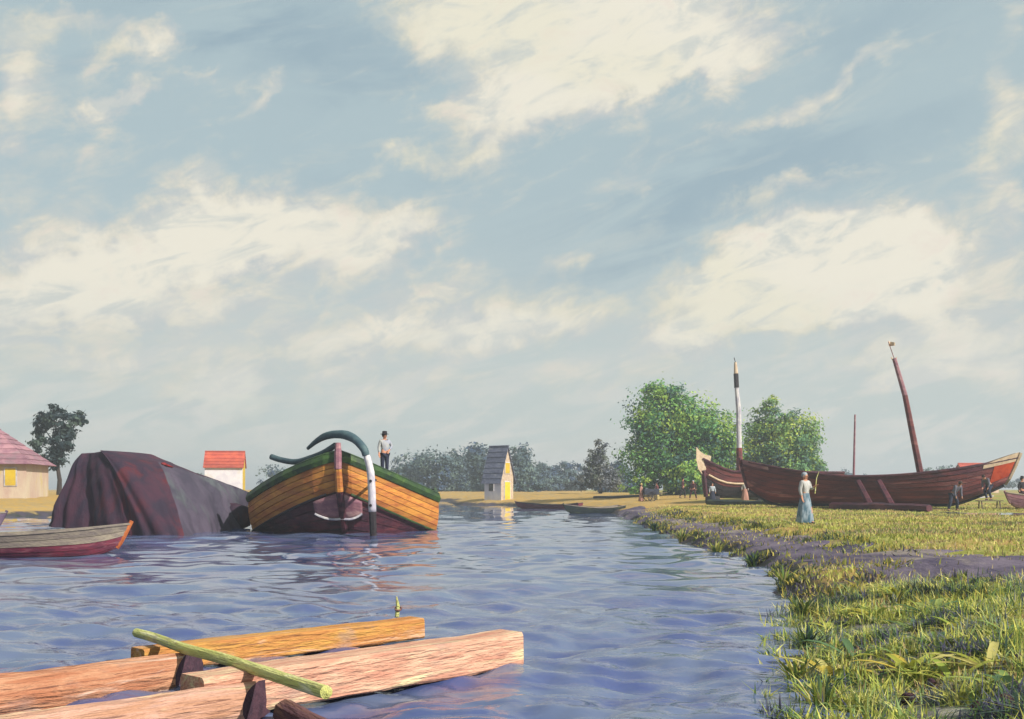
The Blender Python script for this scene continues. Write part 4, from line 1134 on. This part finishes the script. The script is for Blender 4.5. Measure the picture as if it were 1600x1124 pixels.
# ------------------------------------------------------------------ people
M_skin = mat('skin', rgb(206, 150, 122, 0.7), rgb(190, 134, 108, 0.7), 0.6, 12)
def skin_mesh(name, verts, edges, m, parent, sub=1):
    me = bpy.data.meshes.new(name)
    me.from_pydata([v[0] for v in verts], edges, [])
    o = link(name, me, m, parent)
    sm = o.modifiers.new('skin', 'SKIN'); sm.use_smooth_shade = True
    if not me.skin_vertices:
        bpy.context.view_layer.update()
    sv = me.skin_vertices[0].data
    for i, v in enumerate(verts):
        r_ = v[1]
        sv[i].radius = r_ if isinstance(r_, tuple) else (r_, r_)
        sv[i].use_root = (i == 0)
    ss_ = o.modifiers.new('smooth', 'SUBSURF'); ss_.levels = sub; ss_.render_levels = sub
    return o
def person(label, loc, height, face, top, bottom, pose='stand', skirt=False, hat=None, hair=None, fine=False, bend=0.0, arms=None, seat=False):
    """loc feet; face = heading the figure looks to (radians, 0 = towards the camera)"""
    k = height / 1.72
    t = thing('person', loc, label, 'person', None, face)
    t.scale = (k, k, k)
    bpy.context.view_layer.update()
    hipz = 0.90
    def up(x, y, z):                      # upper body leans forward (towards -y) by bend at the hips
        dy, dz = y, z - hipz
        return (x, dy * math.cos(bend) - dz * math.sin(bend), hipz + dz * math.cos(bend) + dy * math.sin(bend) * -1.0 * -1.0)
    arms = arms or {}
    V = [(up(0, 0, 0.93), (0.15, 0.11)), (up(0, 0, 1.12), (0.135, 0.10)), (up(0, 0.01, 1.34), (0.16, 0.11)), (up(0, 0, 1.47), 0.055), (up(0, -0.01, 1.55), (0.075, 0.085)), (up(0, -0.015, 1.63), (0.08, 0.095)), (up(0, 0, 1.70), (0.055, 0.06))]
    E = [(0, 1), (1, 2), (2, 3), (3, 4), (4, 5), (5, 6)]
    tops = []
    for sx in (-1, 1):
        a = arms.get(sx, ((sx * 0.25, 0.02, 1.14), (sx * 0.26, -0.06, 0.90)))
        i = len(V)
        elb, wri = a
        sh = up(sx * 0.185, 0.0, 1.40)
        el_ = up(*elb) if not seat else up(*elb); wr_ = up(*wri)
        dv = (Vector(wr_) - Vector(el_)).normalized()
        hd = tuple(Vector(wr_) + dv * 0.07)
        V += [(sh, 0.065), (el_, 0.045), (wr_, 0.032), (hd, (0.04, 0.025))]
        E += [(2, i), (i, i + 1), (i + 1, i + 2), (i + 2, i + 3)]
        if fine:
            side_v = dv.cross(Vector((0, 1, 0))).normalized()
            for f in range(4):
                j = len(V)
                off = side_v * (f - 1.5) * 0.019
                ln = (0.075, 0.085, 0.08, 0.06)[f]
                V += [(tuple(Vector(hd) + off + dv * 0.03), 0.009), (tuple(Vector(hd) + off + dv * (0.03 + ln * 0.6) + Vector((0, -0.012, 0))), 0.008), (tuple(Vector(hd) + off + dv * (0.03 + ln) + Vector((0, -0.03, 0))), 0.007)]
                E += [(i + 3, j), (j, j + 1), (j + 1, j + 2)]
            j = len(V)
            V += [(tuple(Vector(wr_) + dv * 0.04 + side_v * -0.045 + Vector((0, -0.01, 0))), 0.011), (tuple(Vector(wr_) + dv * 0.085 + side_v * -0.06 + Vector((0, -0.03, 0))), 0.009)]
            E += [(i + 2, j), (j, j + 1)]
        tops.append((sh, el_, wr_))
    legs = []
    for sx in (-1, 1):
        i = len(V)
        if pose == 'stand':
            hp, kn, an, to = (sx * 0.09, 0, 0.86), (sx * 0.10, -0.01, 0.48), (sx * 0.10, 0.02, 0.09), (sx * 0.115, -0.13, 0.035)
        elif pose == 'straddle':
            hp, kn, an, to = (sx * 0.10, 0.02, 0.86), (sx * 0.24, -0.07, 0.48), (sx * 0.30, 0.02, 0.09), (sx * 0.33, -0.12, 0.035)
        elif pose == 'walk':
            hp, kn, an, to = (sx * 0.09, 0, 0.86), (sx * 0.10, -0.02 - sx * 0.14, 0.48), (sx * 0.10, 0.04 - sx * 0.20, 0.09 + (0.04 if sx < 0 else 0)), (sx * 0.11, -0.10 - sx * 0.20, 0.035)
        else:  # crouch
            hp, kn, an, to = (sx * 0.10, 0.02, 0.86), (sx * 0.15, -0.26, 0.55), (sx * 0.14, -0.02, 0.09), (sx * 0.15, -0.16, 0.035)
        V += [(hp, 0.095), (kn, 0.062), (an, 0.042), (to, (0.04, 0.03))]
        E += [(0, i), (i, i + 1), (i + 1, i + 2), (i + 2, i + 3)]
        legs.append((hp, kn, an, to))
    body = skin_mesh('body', V, E, M_skin, t, 1)
    # shirt / jacket
    sv = [(up(0, 0, 0.92), (0.175, 0.13)), (up(0, 0, 1.12), (0.155, 0.118)), (up(0, 0.01, 1.34), (0.178, 0.125)), (up(0, 0, 1.45), 0.075)]
    se = [(0, 1), (1, 2), (2, 3)]
    for (sh, el_, wr_) in tops:
        i = len(sv)
        w2 = tuple(Vector(el_).lerp(Vector(wr_), 0.85))
        sv += [(sh, 0.085), (el_, 0.062), (w2, 0.046)]
        se += [(2, i), (i, i + 1), (i + 1, i + 2)]
    skin_mesh('jacket', sv, se, top, t, 1)
    if skirt:
        prof = [(0.30, 0.05), (0.305, 0.12), (0.27, 0.45), (0.215, 0.75), (0.165, 0.95), (0.15, 1.04)]
        seg = 26
        vs = []; fs = []
        for (r_, z) in prof:
            for q_ in range(seg):
                a = 2 * math.pi * q_ / seg
                pr = r_ * (1 + 0.10 * math.cos(a * 7 + 0.6) * (1 - z))
                vs.append((pr * math.cos(a), pr * 0.85 * math.sin(a) + 0.02 * (1 - z), z))
        for i in range(len(prof) - 1):
            for q_ in range(seg):
                q2 = (q_ + 1) % seg
                fs.append((i * seg + q_, i * seg + q2, (i + 1) * seg + q2, (i + 1) * seg + q_))
        MB().add(vs, fs).build('skirt', bottom, t, smooth=True)
    else:
        tv = [((0, 0, 0.95), (0.165, 0.125))]; te = []
        for (hp, kn, an, to) in legs:
            i = len(tv)
            tv += [(hp, 0.115), (kn, 0.085), (tuple(Vector(an) + Vector((0, 0, 0.03))), 0.07)]
            te += [(0, i), (i, i + 1), (i + 1, i + 2)]
        skin_mesh('trousers', tv, te, bottom, t, 1)
    for (hp, kn, an, to) in legs:
        MB().tube([tuple(Vector(an) + Vector((0, 0.05, -0.03))), tuple(Vector(an) + Vector((0, -0.02, -0.03))), to], [0.05, 0.055, 0.035], 8, 0.8).build('shoe', M_dark, t, smooth=True)
    hc = Vector(up(0, 0.0, 1.655))
    if hair is not None:
        h_ = MB().lathe([(0.03, -0.11), (0.085, -0.07), (0.103, 0.0), (0.095, 0.05), (0.06, 0.085), (0.015, 0.095)], (0, 0, 0), 14).build('hair', hair, t, smooth=True)
        h_.location = hc + Vector((0, 0.028, 0.0)); h_.rotation_euler = (bend, 0, 0)
    if hat is not None:
        h_ = MB().lathe([(0.17, 0.0), (0.175, 0.012), (0.10, 0.025), (0.098, 0.09), (0.085, 0.125), (0.02, 0.135)], (0, 0, 0), 16).build('hat', hat, t, smooth=True)
        h_.location = hc + Vector((0, 0, 0.03)) + Vector(up(0, 0, hipz + 0.02)) - Vector((0, 0, hipz + 0.02)); h_.rotation_euler = (bend, 0, 0)
    if fine:
        for sx in (-1, 1):
            e_ = MB().lathe([(0.002, -0.011), (0.010, -0.004), (0.010, 0.004), (0.002, 0.011)], (0, 0, 0), 8).build('eye', M_dark, t)
            e_.location = Vector(up(sx * 0.034, -0.100, 1.615))
            er = MB().lathe([(0.004, -0.03), (0.016, -0.01), (0.018, 0.015), (0.004, 0.03)], (0, 0, 0), 8).build('ear', M_skin, t)
            er.location = Vector(up(sx * 0.088, 0.0, 1.60))
        MB().tube([up(0, -0.095, 1.62), up(0, -0.122, 1.585), up(0, -0.098, 1.575)], [0.010, 0.016, 0.010], 6).build('nose', M_skin, t, smooth=True)
        MB().tube([up(-0.026, -0.092, 1.545), up(0, -0.100, 1.542), up(0.026, -0.092, 1.545)], [0.004, 0.007, 0.004], 6).build('mouth', M_crim, t)
    return t
def cloth(name, a, b_=None):
    return mat('cloth_' + name, rgb(*a, 0.66), rgb(*(b_ or tuple(int(x * 0.85) for x in a)), 0.66), 0.9, 7, (1, 1, 0.4), 0.3, 20)
C_white = cloth('white', (214, 214, 212)); C_teal = cloth('teal', (64, 98, 118), (150, 164, 178)); C_lilac = cloth('lilac', (176, 182, 206), (204, 204, 196))
C_navy = cloth('navy', (52, 58, 82)); C_grey = cloth('grey', (104, 104, 122)); C_pinkd = cloth('pink', (196, 146, 132)); C_red = cloth('red', (160, 92, 98))
C_black = cloth('black', (42, 38, 46)); C_maroon = cloth('maroon', (86, 44, 54)); C_straw = cloth('straw', (206, 186, 120)); C_hair = cloth('hair', (70, 52, 46)); C_kerch = cloth('kerchief', (190, 200, 212))
# woman on the bank with a rod on her shoulder
p = GP(1258, 819, 20, 60)
wpos = p
person('woman in white blouse and long blue skirt standing on the near grass', p, 1.66, R(38), C_white, C_teal, 'walk', True, None, C_kerch, True,
       arms={1: ((0.27, -0.03, 1.16), (0.20, -0.24, 1.26)), -1: ((-0.25, 0.02, 1.14), (-0.25, -0.06, 0.90))})
# rod resting over her raised hand
o = MB().tube([(0.0, 0.0, 0.0), (0.03, 0.01, 0.25), (0.05, 0.0, 0.5), (0.13, 0.0, 0.72)], [0.016, 0.016, 0.014, 0.008], 6).build('stick', M_tE)
hand = Matrix.Rotation(R(38), 4, 'Z') @ Vector((0.19, -0.27, 1.18))
o.location = p + hand * (1.66 / 1.72) + Vector((-0.01, 0, -0.15))
tag(o, 'pale bent stick held up by the woman in the blue skirt', 'stick')
# man on the ochre barge
person('bargeman in lilac shirt and black cap standing on the deck of the ochre barge', (W2(601, 0, 46.2).x, 46.2, 2.36), 1.80, R(30), C_lilac, C_navy, 'stand', False, C_black, C_hair, True,
       arms={1: ((0.32, 0.02, 1.22), (0.15, -0.10, 1.02))})
# two shipwrights at the stern of the long hull
gpt = Vector((W2(1489, 0, 59.8).x, 59.8, gh(W2(1489, 0, 59.8).x, 59.8)))
person('man in dark blue bending over with legs apart below the orange stern', (gpt.x, gpt.y, gpt.z), 1.85, R(25), C_grey, C_navy, 'straddle', False, None, C_hair, False, bend=R(42),
       arms={-1: ((-0.22, -0.20, 1.15), (-0.20, -0.42, 1.02)), 1: ((0.22, -0.20, 1.15), (0.20, -0.42, 1.02))})
# low trestle by the hull on which the second one stands
tz = gh(26.3, 60.6)
tr_ = thing('trestle', (26.4, 60.7, tz), 'low work trestle beside the stern of the long hull', 'trestle')
for dx in (-0.5, 0.5):
    for dy in (-0.16, 0.16):
        MB().tube([(dx + 0.02, dy * 1.5, -0.05), (dx, dy, 0.46)], 0.035, 5).build('leg', M_deck, tr_)
MB().box((0, 0, 0.485), (1.4, 0.42, 0.05)).build('board', M_deck, tr_)
person('stooping man in grey jacket on the trestle nearer the orange stern', (26.4, 60.7, tz + 0.51), 1.62, R(-60), C_grey, C_navy, 'crouch', False, None, C_hair, False, bend=R(48),
       arms={-1: ((-0.22, -0.20, 1.15), (-0.18, -0.42, 1.05)), 1: ((0.22, -0.20, 1.15), (0.18, -0.42, 1.05))})
# shipyard hands and women further back
def small(label, px, py, hpx, *a, at_y=None, **kw):
    g = GP(px, py, 45, 160)
    if at_y:
        g = Vector((W2(px, 0, at_y).x, at_y, gh(W2(px, 0, at_y).x, at_y)))
    hgt = hpx * g.y / F
    return person(label, g, min(max(hgt, 1.5), 1.85), *a, **kw), g
small('man in dark maroon clothes standing left of the cream prow', 1067, 779, 32, R(70), C_maroon, C_black, 'walk', False, C_black, C_hair)
small('worker in dark maroon with white sleeves just below the cream prow', 1083, 781, 30, R(-20), C_maroon, C_maroon, 'straddle', False, None, C_kerch)
small('figure in pale lilac blouse beside the smaller red hull', 1113, 776, 30, R(10), C_kerch, C_navy, 'stand', True, None, C_hair, at_y=80.8)
small('figure in white by the bow of the long hull, under the pale topped mast', 1164, 783, 32, R(-10), C_white, C_pinkd, 'stand', True, None, C_hair)
small('woman in long pink dress left of the dark blue handcart', 1002, 775, 27, R(60), C_pinkd, C_pinkd, 'stand', True, C_straw, C_hair, at_y=98.5)
small('woman in red blouse behind the dark blue handcart', 1026, 774, 27, R(-70), C_red, C_straw, 'stand', True, None, C_hair, at_y=100.5)
pr, g_ = small('dark dressed man standing by the pink boat at the right edge', 1597, 791, 46, R(20), C_black, C_maroon, 'stand', False, C_black, C_hair)

# handcart
g = Vector((W2(1016, 0, 98.6).x, 98.6, 0))
hc_ = thing('handcart', (g.x, g.y, gh(g.x, g.y)), 'dark blue two wheeled handcart between the two women', 'cart', None, R(12))
M_cart = mat('cart_blue', rgb(54, 62, 84, 0.6), rgb(42, 48, 66, 0.6), 0.7, 3, bump=0.3)
for sy in (-0.42, 0.42):
    MB().box((0, sy, 0.85), (1.35, 0.05, 0.5)).build('side_board', M_cart, hc_)
for sx in (-0.66, 0.66):
    MB().box((sx, 0, 0.85), (0.05, 0.78, 0.5)).build('end_board', M_cart, hc_)
MB().box((0, 0, 0.585), (1.4, 0.9, 0.05)).build('bed', M_dark, hc_)
for sy in (-0.55, 0.55):
    wh = MB().tube([(0.42 * math.cos(k * math.pi / 10), sy, 0.42 + 0.42 * math.sin(k * math.pi / 10)) for k in range(21)], 0.035, 5, cap=False).build('wheel', M_dark, hc_)
    for k in range(6):
        a = k * math.pi / 6
        MB().tube([(-0.41 * math.cos(a), sy, 0.42 - 0.41 * math.sin(a)), (0.41 * math.cos(a), sy, 0.42 + 0.41 * math.sin(a))], 0.018, 4).build('spoke', M_dark, wh)
    MB().tube([(0.6, sy * 0.75, 0.62), (1.5, sy * 0.6, 0.78)], 0.03, 5).build('shaft', M_deck, hc_)
MB().tube([(0, -0.58, 0.42), (0, 0.58, 0.42)], 0.035, 6).build('axle', M_dark, hc_)

# ------------------------------------------------------------------ pool of rain water on the turf at right
pp = GP(1585, 804, 30, 70)
ring = []
for k in range(40):
    a = k * 2 * math.pi / 40
    r_ = 1 + 0.22 * math.sin(3 * a + 1) + 0.12 * math.sin(7 * a)
    ring.append((3.6 * r_ * math.cos(a), 3.0 * r_ * math.sin(a)))
zz = max(gh(pp.x + x, pp.y + y) for x, y in ring) * 0.5 + gh(pp.x, pp.y) * 0.5 + 0.012
me = MB().add([(pp.x + x, pp.y + y, zz) for x, y in ring], [tuple(range(40))]).build('pond', wm)
tag(me, kind='structure')

# ------------------------------------------------------------------ grass, reeds, clods
M_grass = leafmat('grass_blades', 0.7, 0.3)
def blades(name, label, X, Y, H, Wd, COLR, lean=0.35, seed=0, curve=0.5):
    rr = np.random.RandomState(seed)
    n = len(X)
    Z = np.maximum(ground_h(X, Y), -0.05) - 0.02
    ang = rr.uniform(0, 2 * math.pi, n)
    ld = rr.normal(0, lean, n)
    la = rr.uniform(0, 2 * math.pi, n)
    dx, dy = np.cos(ang) * Wd / 2, np.sin(ang) * Wd / 2
    lx, ly = np.cos(la) * ld * H, np.sin(la) * ld * H
    P = []
    for (f, wf) in ((0.0, 1.0), (0.45, 0.85), (1.0, 0.06)):
        bx = X + lx * f ** (1 + curve); by = Y + ly * f ** (1 + curve)
        bz = Z + H * f * (1 - 0.35 * np.abs(ld) * f)
        P.append(np.stack([bx - dx * wf, by - dy * wf, bz], 1)); P.append(np.stack([bx + dx * wf, by + dy * wf, bz], 1))
    V = np.stack(P, 1).reshape(-1, 3)
    base = np.arange(n)[:, None] * 6
    Q = np.concatenate([base + np.array([[0, 1, 3, 2]]), base + np.array([[2, 3, 5, 4]])], 0)
    me = np_mesh(name, V, Q)
    ca = me.color_attributes.new('leafcol', 'FLOAT_COLOR', 'POINT')
    ca.data.foreach_set('color', np.repeat(np.concatenate([COLR, np.ones((n, 1))], 1), 6, axis=0).astype(np.float32).ravel())
    return tag(link(name, me, M_grass), label, 'grass', kind='stuff')
pdist_pts = pc
def path_d(X, Y):
    d = np.full(X.shape, 1e9)
    for i in range(0, len(pc), 2):
        d = np.minimum(d, np.hypot(X - pc[i, 0], Y - pc[i, 1]))
    return d
def pick(rr, pal_, n, X, Y, fr=1.1):
    """patchy choice of colour: neighbours share a tone"""
    P_ = np.array(pal_)
    v = np.sin(X * fr + 2 * np.sin(Y * fr * 0.7)) + np.cos(Y * fr * 1.3 + 1.5 * np.sin(X * fr * 0.9)) + rr.normal(0, 0.75, n)
    i = np.clip(((v + 2.4) / 4.8 * len(P_)).astype(int), 0, len(P_) - 1)
    return P_[i] * rr.uniform(0.75, 1.25, (n, 1))
# lush bank herbage in the right foreground
rr = np.random.RandomState(11)
n = 110000
Y = 6.0 + 11.0 * rr.uniform(0, 1, n) ** 1.2
X = np.interp(Y, CANAL[:13, 1], CANAL[:13, 0]) - 0.5 + rr.uniform(0, 1, n) ** 1.0 * (1.6 + 0.36 * Y)
dd = canal_dist(X, Y); pd_ = path_d(X, Y)
tuft = np.sin(X * 4.3 + 1.9 * np.sin(Y * 2.3)) * np.cos(Y * 3.4 + 1.4 * np.sin(X * 2.9)) + 0.5 * np.sin(X * 9.1 + Y * 7.3)
keep = (dd > -0.22 - 0.16 * tuft) & (pd_ > 0.75 + 0.7 * tuft) & (rr.uniform(0, 1, n) < np.clip(0.18 + 0.8 * tuft, 0.02, 1))
X, Y, dd, tuft = X[keep], Y[keep], dd[keep], tuft[keep]
PL = pal((92, 92, 116), (84, 106, 92), (112, 140, 78), (160, 172, 82), (200, 198, 98), (214, 208, 130), (146, 168, 110), (112, 120, 132), k=0.85)
blades('bank_grass', 'lush green and yellow grass spilling over the near right bank', X, Y, rr.uniform(0.06, 0.20, len(X)) * (1 + 0.5 * np.clip(tuft, 0, 1)), rr.uniform(0.010, 0.028, len(X)), pick(rr, PL, len(X), X, Y, 2.6), 1.1, 1, 0.6)
# meadow further up
n = 170000
Y = 9 + 66 * rr.uniform(0, 1, n) ** 1.15
X = np.interp(Y, CANAL[:13, 1], CANAL[:13, 0]) + rr.uniform(0, 1, n) * (4 + 0.52 * Y)
dd = canal_dist(X, Y); pd_ = path_d(X, Y)
bare = np.sin(X * 0.55 + 2.1 * np.sin(Y * 0.17)) * np.cos(Y * 0.33 + 1.2 * np.sin(X * 0.41)) + 0.5 * np.sin(X * 1.9 + Y * 0.8)
keep = (dd > 0.25) & (pd_ > 0.75 + 0.6 * rr.normal(size=n)) & (np.abs(X / Y) < 0.62) & (rr.uniform(0, 1, n) < np.clip(0.70 + 0.7 * bare, 0.25, 1))
keep &= ~(((X - pp.x) / 3.9) ** 2 + ((Y - pp.y) / 3.4) ** 2 < 1.0)
X, Y = X[keep], Y[keep]
PM = pal((138, 150, 74), (178, 184, 84), (204, 204, 108), (210, 196, 122), (190, 160, 112), (160, 146, 118), (132, 146, 78), k=0.72)
blades('meadow_grass', 'short sunlit yellow green turf between the towpath and the hulls', X, Y, rr.uniform(0.05, 0.15, len(X)), rr.uniform(0.02, 0.04, len(X)) * (0.6 + Y / 50), pick(rr, PM, len(X), X, Y * 2.2, 0.38), 0.6, 2)
# ragged growth on the lip of the bank
n = 36000
Y = 14 + 50 * rr.uniform(0, 1, n) ** 1.3
X = np.interp(Y, CANAL[:13, 1], CANAL[:13, 0]) + rr.uniform(-0.1, 2.6, n)
dd = canal_dist(X, Y); tuft = np.sin(X * 2.2 + 2 * np.sin(Y * 0.9)) * np.cos(Y * 1.3 + np.sin(X * 1.7)) + 0.4 * np.sin(X * 6 + Y * 3)
keep = (dd > -0.02) & (path_d(X, Y) > 0.25 + 0.6 * tuft) & (rr.uniform(0, 1, n) < np.clip(0.25 + 0.9 * tuft, 0.0, 1))
X, Y, tuft = X[keep], Y[keep], tuft[keep]
PE = pal((62, 78, 70), (84, 100, 66), (150, 152, 70), (196, 178, 84), (110, 124, 72), (88, 84, 104), k=0.68)
blades('lip_grass', 'ragged dark green and yellow grass along the lip of the right bank', X, Y, rr.uniform(0.06, 0.22, len(X)), rr.uniform(0.015, 0.03, len(X)) * (0.8 + Y / 26), pick(rr, PE, len(X), X, Y, 1.1), 0.9, 5)
# reed tufts at the water's edge
def tuft_obj(name, label, g, n, h, spread, pal_, seed, group, lean=0.55, wdt=0.035):
    r2 = np.random.RandomState(seed)
    mb_v = []; mb_f = []; cols = []
    for i in range(n):
        a = r2.uniform(0, 6.28); r0 = spread * 0.25 * r2.uniform()
        hh = h * r2.uniform(0.6, 1.15); ln = lean * r2.uniform(0.2, 1.2) * hh
        d = np.array([math.cos(a), math.sin(a)]); pn = np.array([-d[1], d[0]])
        c = np.array(pal_[r2.randint(len(pal_))]) * r2.uniform(0.8, 1.25)
        k0 = len(mb_v)
        for f, wf in ((0, 0.7), (0.35, 1.0), (0.7, 0.8), (1.0, 0.08)):
            ctr = d * (r0 + ln * f ** 1.8); z = hh * f - 0.25 * ln * f ** 3
            for s in (-1, 1):
                mb_v.append((ctr[0] + s * pn[0] * wdt / 2 * wf, ctr[1] + s * pn[1] * wdt / 2 * wf, z)); cols.append((*c, 1))
        mb_f += [(k0 + 2 * q_, k0 + 2 * q_ + 1, k0 + 2 * q_ + 3, k0 + 2 * q_ + 2) for q_ in range(3)]
    me = bpy.data.meshes.new(name); me.from_pydata(mb_v, [], mb_f)
    ca = me.color_attributes.new('leafcol', 'FLOAT_COLOR', 'POINT')
    ca.data.foreach_set('color', np.array(cols, np.float32).ravel())
    o = link(name, me, M_grass); o.location = (g.x, g.y, g.z - 0.04)
    return tag(o, label, 'plant', group)
PR = pal((150, 164, 70), (186, 186, 84), (110, 136, 66), (72, 96, 66), (200, 190, 120), k=0.62)
PB = pal((64, 92, 66), (84, 116, 70), (58, 78, 82), (130, 152, 70), k=0.6)
ORD = ['first', 'second', 'third', 'fourth', 'fifth', 'sixth', 'seventh', 'eighth', 'ninth', 'tenth', 'eleventh', 'twelfth', 'thirteenth', 'fourteenth', 'fifteenth', 'sixteenth']
edge_spots = [(1022, 829, 0.26), (1066, 846, 0.30), (1120, 864, 0.26), (1178, 884, 0.30), (1226, 915, 0.30), (1256, 962, 0.30), (1262, 1012, 0.26), (1246, 1062, 0.26), (1285, 1105, 0.28)]
for i, (px, py, h) in enumerate(edge_spots):
    g = GP(px, py, 6, 70)
    tuft_obj('reed_tuft', ORD[i] + " tuft of arching reeds along the right waterline, counted from the far end", g, 44, h * (1 + g.y / 60), 0.5, PR if i % 3 else PB, 100 + i, 'reed tufts along the right waterline', 1.1, 0.022 * (1 + g.y / 25))
def leafy(label, g, n, size, pal_, seed, group):
    """rosette of broad leaves, each its own folded blade"""
    r2 = np.random.RandomState(seed)
    t = thing('leafy_plant', (g.x, g.y, g.z - 0.02), label, 'plant', group, r2.uniform(0, 6))
    for i in range(n):
        a = i * 2.4 + r2.uniform(-0.3, 0.3)
        L = size * r2.uniform(0.6, 1.2); wd = L * r2.uniform(0.045, 0.08); ris = r2.uniform(0.2, 0.65)
        c = np.array(pal_[r2.randint(len(pal_))]) * r2.uniform(0.85, 1.25)
        d = Vector((math.cos(a), math.sin(a), 0)); pn = Vector((-d.y, d.x, 0))
        vs = []; K = 5
        for k in range(K + 1):
            f = k / K
            ctr = d * (L * f * (1.1 - 0.3 * ris)) + Vector((0, 0, L * (ris * f - 0.55 * ris * f * f * f)))
            ww = wd * (math.sin(math.pi * min(1, 0.12 + 0.88 * f)) ** 0.7 + 0.03)
            vs += [ctr - pn * ww + Vector((0, 0, 0.25 * ww)), ctr, ctr + pn * ww + Vector((0, 0, 0.25 * ww))]
        fs = []
        for k in range(K):
            fs += [(3 * k, 3 * k + 1, 3 * k + 4, 3 * k + 3), (3 * k + 1, 3 * k + 2, 3 * k + 5, 3 * k + 4)]
        me = bpy.data.meshes.new('leaf'); me.from_pydata(vs, [], fs)
        ca = me.color_attributes.new('leafcol', 'FLOAT_COLOR', 'POINT')
        ca.data.foreach_set('color', np.tile(np.array([*c, 1], np.float32), len(vs)))
        me.polygons.foreach_set('use_smooth', [True] * len(me.polygons))
        link('leaf', me, M_grass, t)
PQ = [pal((176, 182, 78), (204, 198, 92), (150, 166, 72), k=0.72), pal((88, 120, 72), (112, 140, 74), (70, 98, 78), k=0.7), pal((132, 156, 88), (160, 172, 96), (96, 126, 84), k=0.72), pal((196, 176, 76), (170, 174, 70), (206, 196, 120), k=0.72)]
leaf_spots = sorted([(1300, 985), (1335, 1030), (1400, 930), (1425, 985), (1462, 1010), (1350, 1075), (1500, 985), (1545, 1045), (1300, 1060), (1420, 1050), (1575, 990), (1490, 1065), (1365, 965), (1320, 1112), (1450, 960), (1588, 1080)])
for i, (px, py) in enumerate(leaf_spots):
    g = GP(px, py, 6, 30)
    leafy(ORD[i] + ' broad leaved plant from the left on the near right bank', g, 16, 0.55 if i % 2 else 0.42, PQ[(i * 7 + i // 3) % 4], 300 + i, 'broad leaved plants on the near right bank')
# dark clods of earth in the bottom right corner
M_clod = mat('dark_red_earth', rgb(78, 42, 52, 0.6), rgb(52, 40, 54, 0.6), 0.95, 9, bump=0.8, bscale=18)
for i, (px, py, r_) in enumerate([(1385, 1092, 0.075), (1398, 1062, 0.06), (1422, 1100, 0.07), (1455, 1080, 0.08), (1488, 1095, 0.07), (1515, 1090, 0.06), (1525, 1110, 0.05), (1545, 1105, 0.05), (1572, 1112, 0.09), (1580, 1082, 0.08), (1596, 1040, 0.07)]):
    g = GP(px, py, 6, 30)
    me = bpy.data.meshes.new('earth_clod'); bm = bmesh.new()
    bmesh.ops.create_icosphere(bm, subdivisions=3, radius=r_)
    for v in bm.verts:
        v.co *= 1 + 0.45 * mnoise.noise(v.co * 11 + Vector((i * 3, 0, 0))); v.co.z *= 0.75; v.co.x *= 0.8
    bm.to_mesh(me); bm.free()
    o = link('earth_clod', me, M_clod); o.location = (g.x, g.y, g.z + r_ * 0.45); o.rotation_euler = (0.2 * i, 0.3, i)
    tag(o, ORD[i] + ' dark red clod of earth from the left in the bottom right grass', 'clod', 'clods in the bottom right grass')

# ------------------------------------------------------------------ summer air
hz = MB().box((0, 1950, 8.0), (6400, 4300, 19.0)).build('haze', None)
hm = bpy.data.materials.new('haze'); hm.use_nodes = True
t = hm.node_tree; t.nodes.clear(); q = NT(t)
pv = q.n('ShaderNodeVolumePrincipled')
pv.inputs['Color'].default_value = (0.86, 0.92, 1.0, 1)
pv.inputs['Density'].default_value = 0.0012
pv.inputs['Anisotropy'].default_value = 0.3
mo = q.n('ShaderNodeOutputMaterial'); t.links.new(pv.outputs[0], mo.inputs['Volume'])
hz.data.materials.append(hm)
tag(hz, kind='stuff')
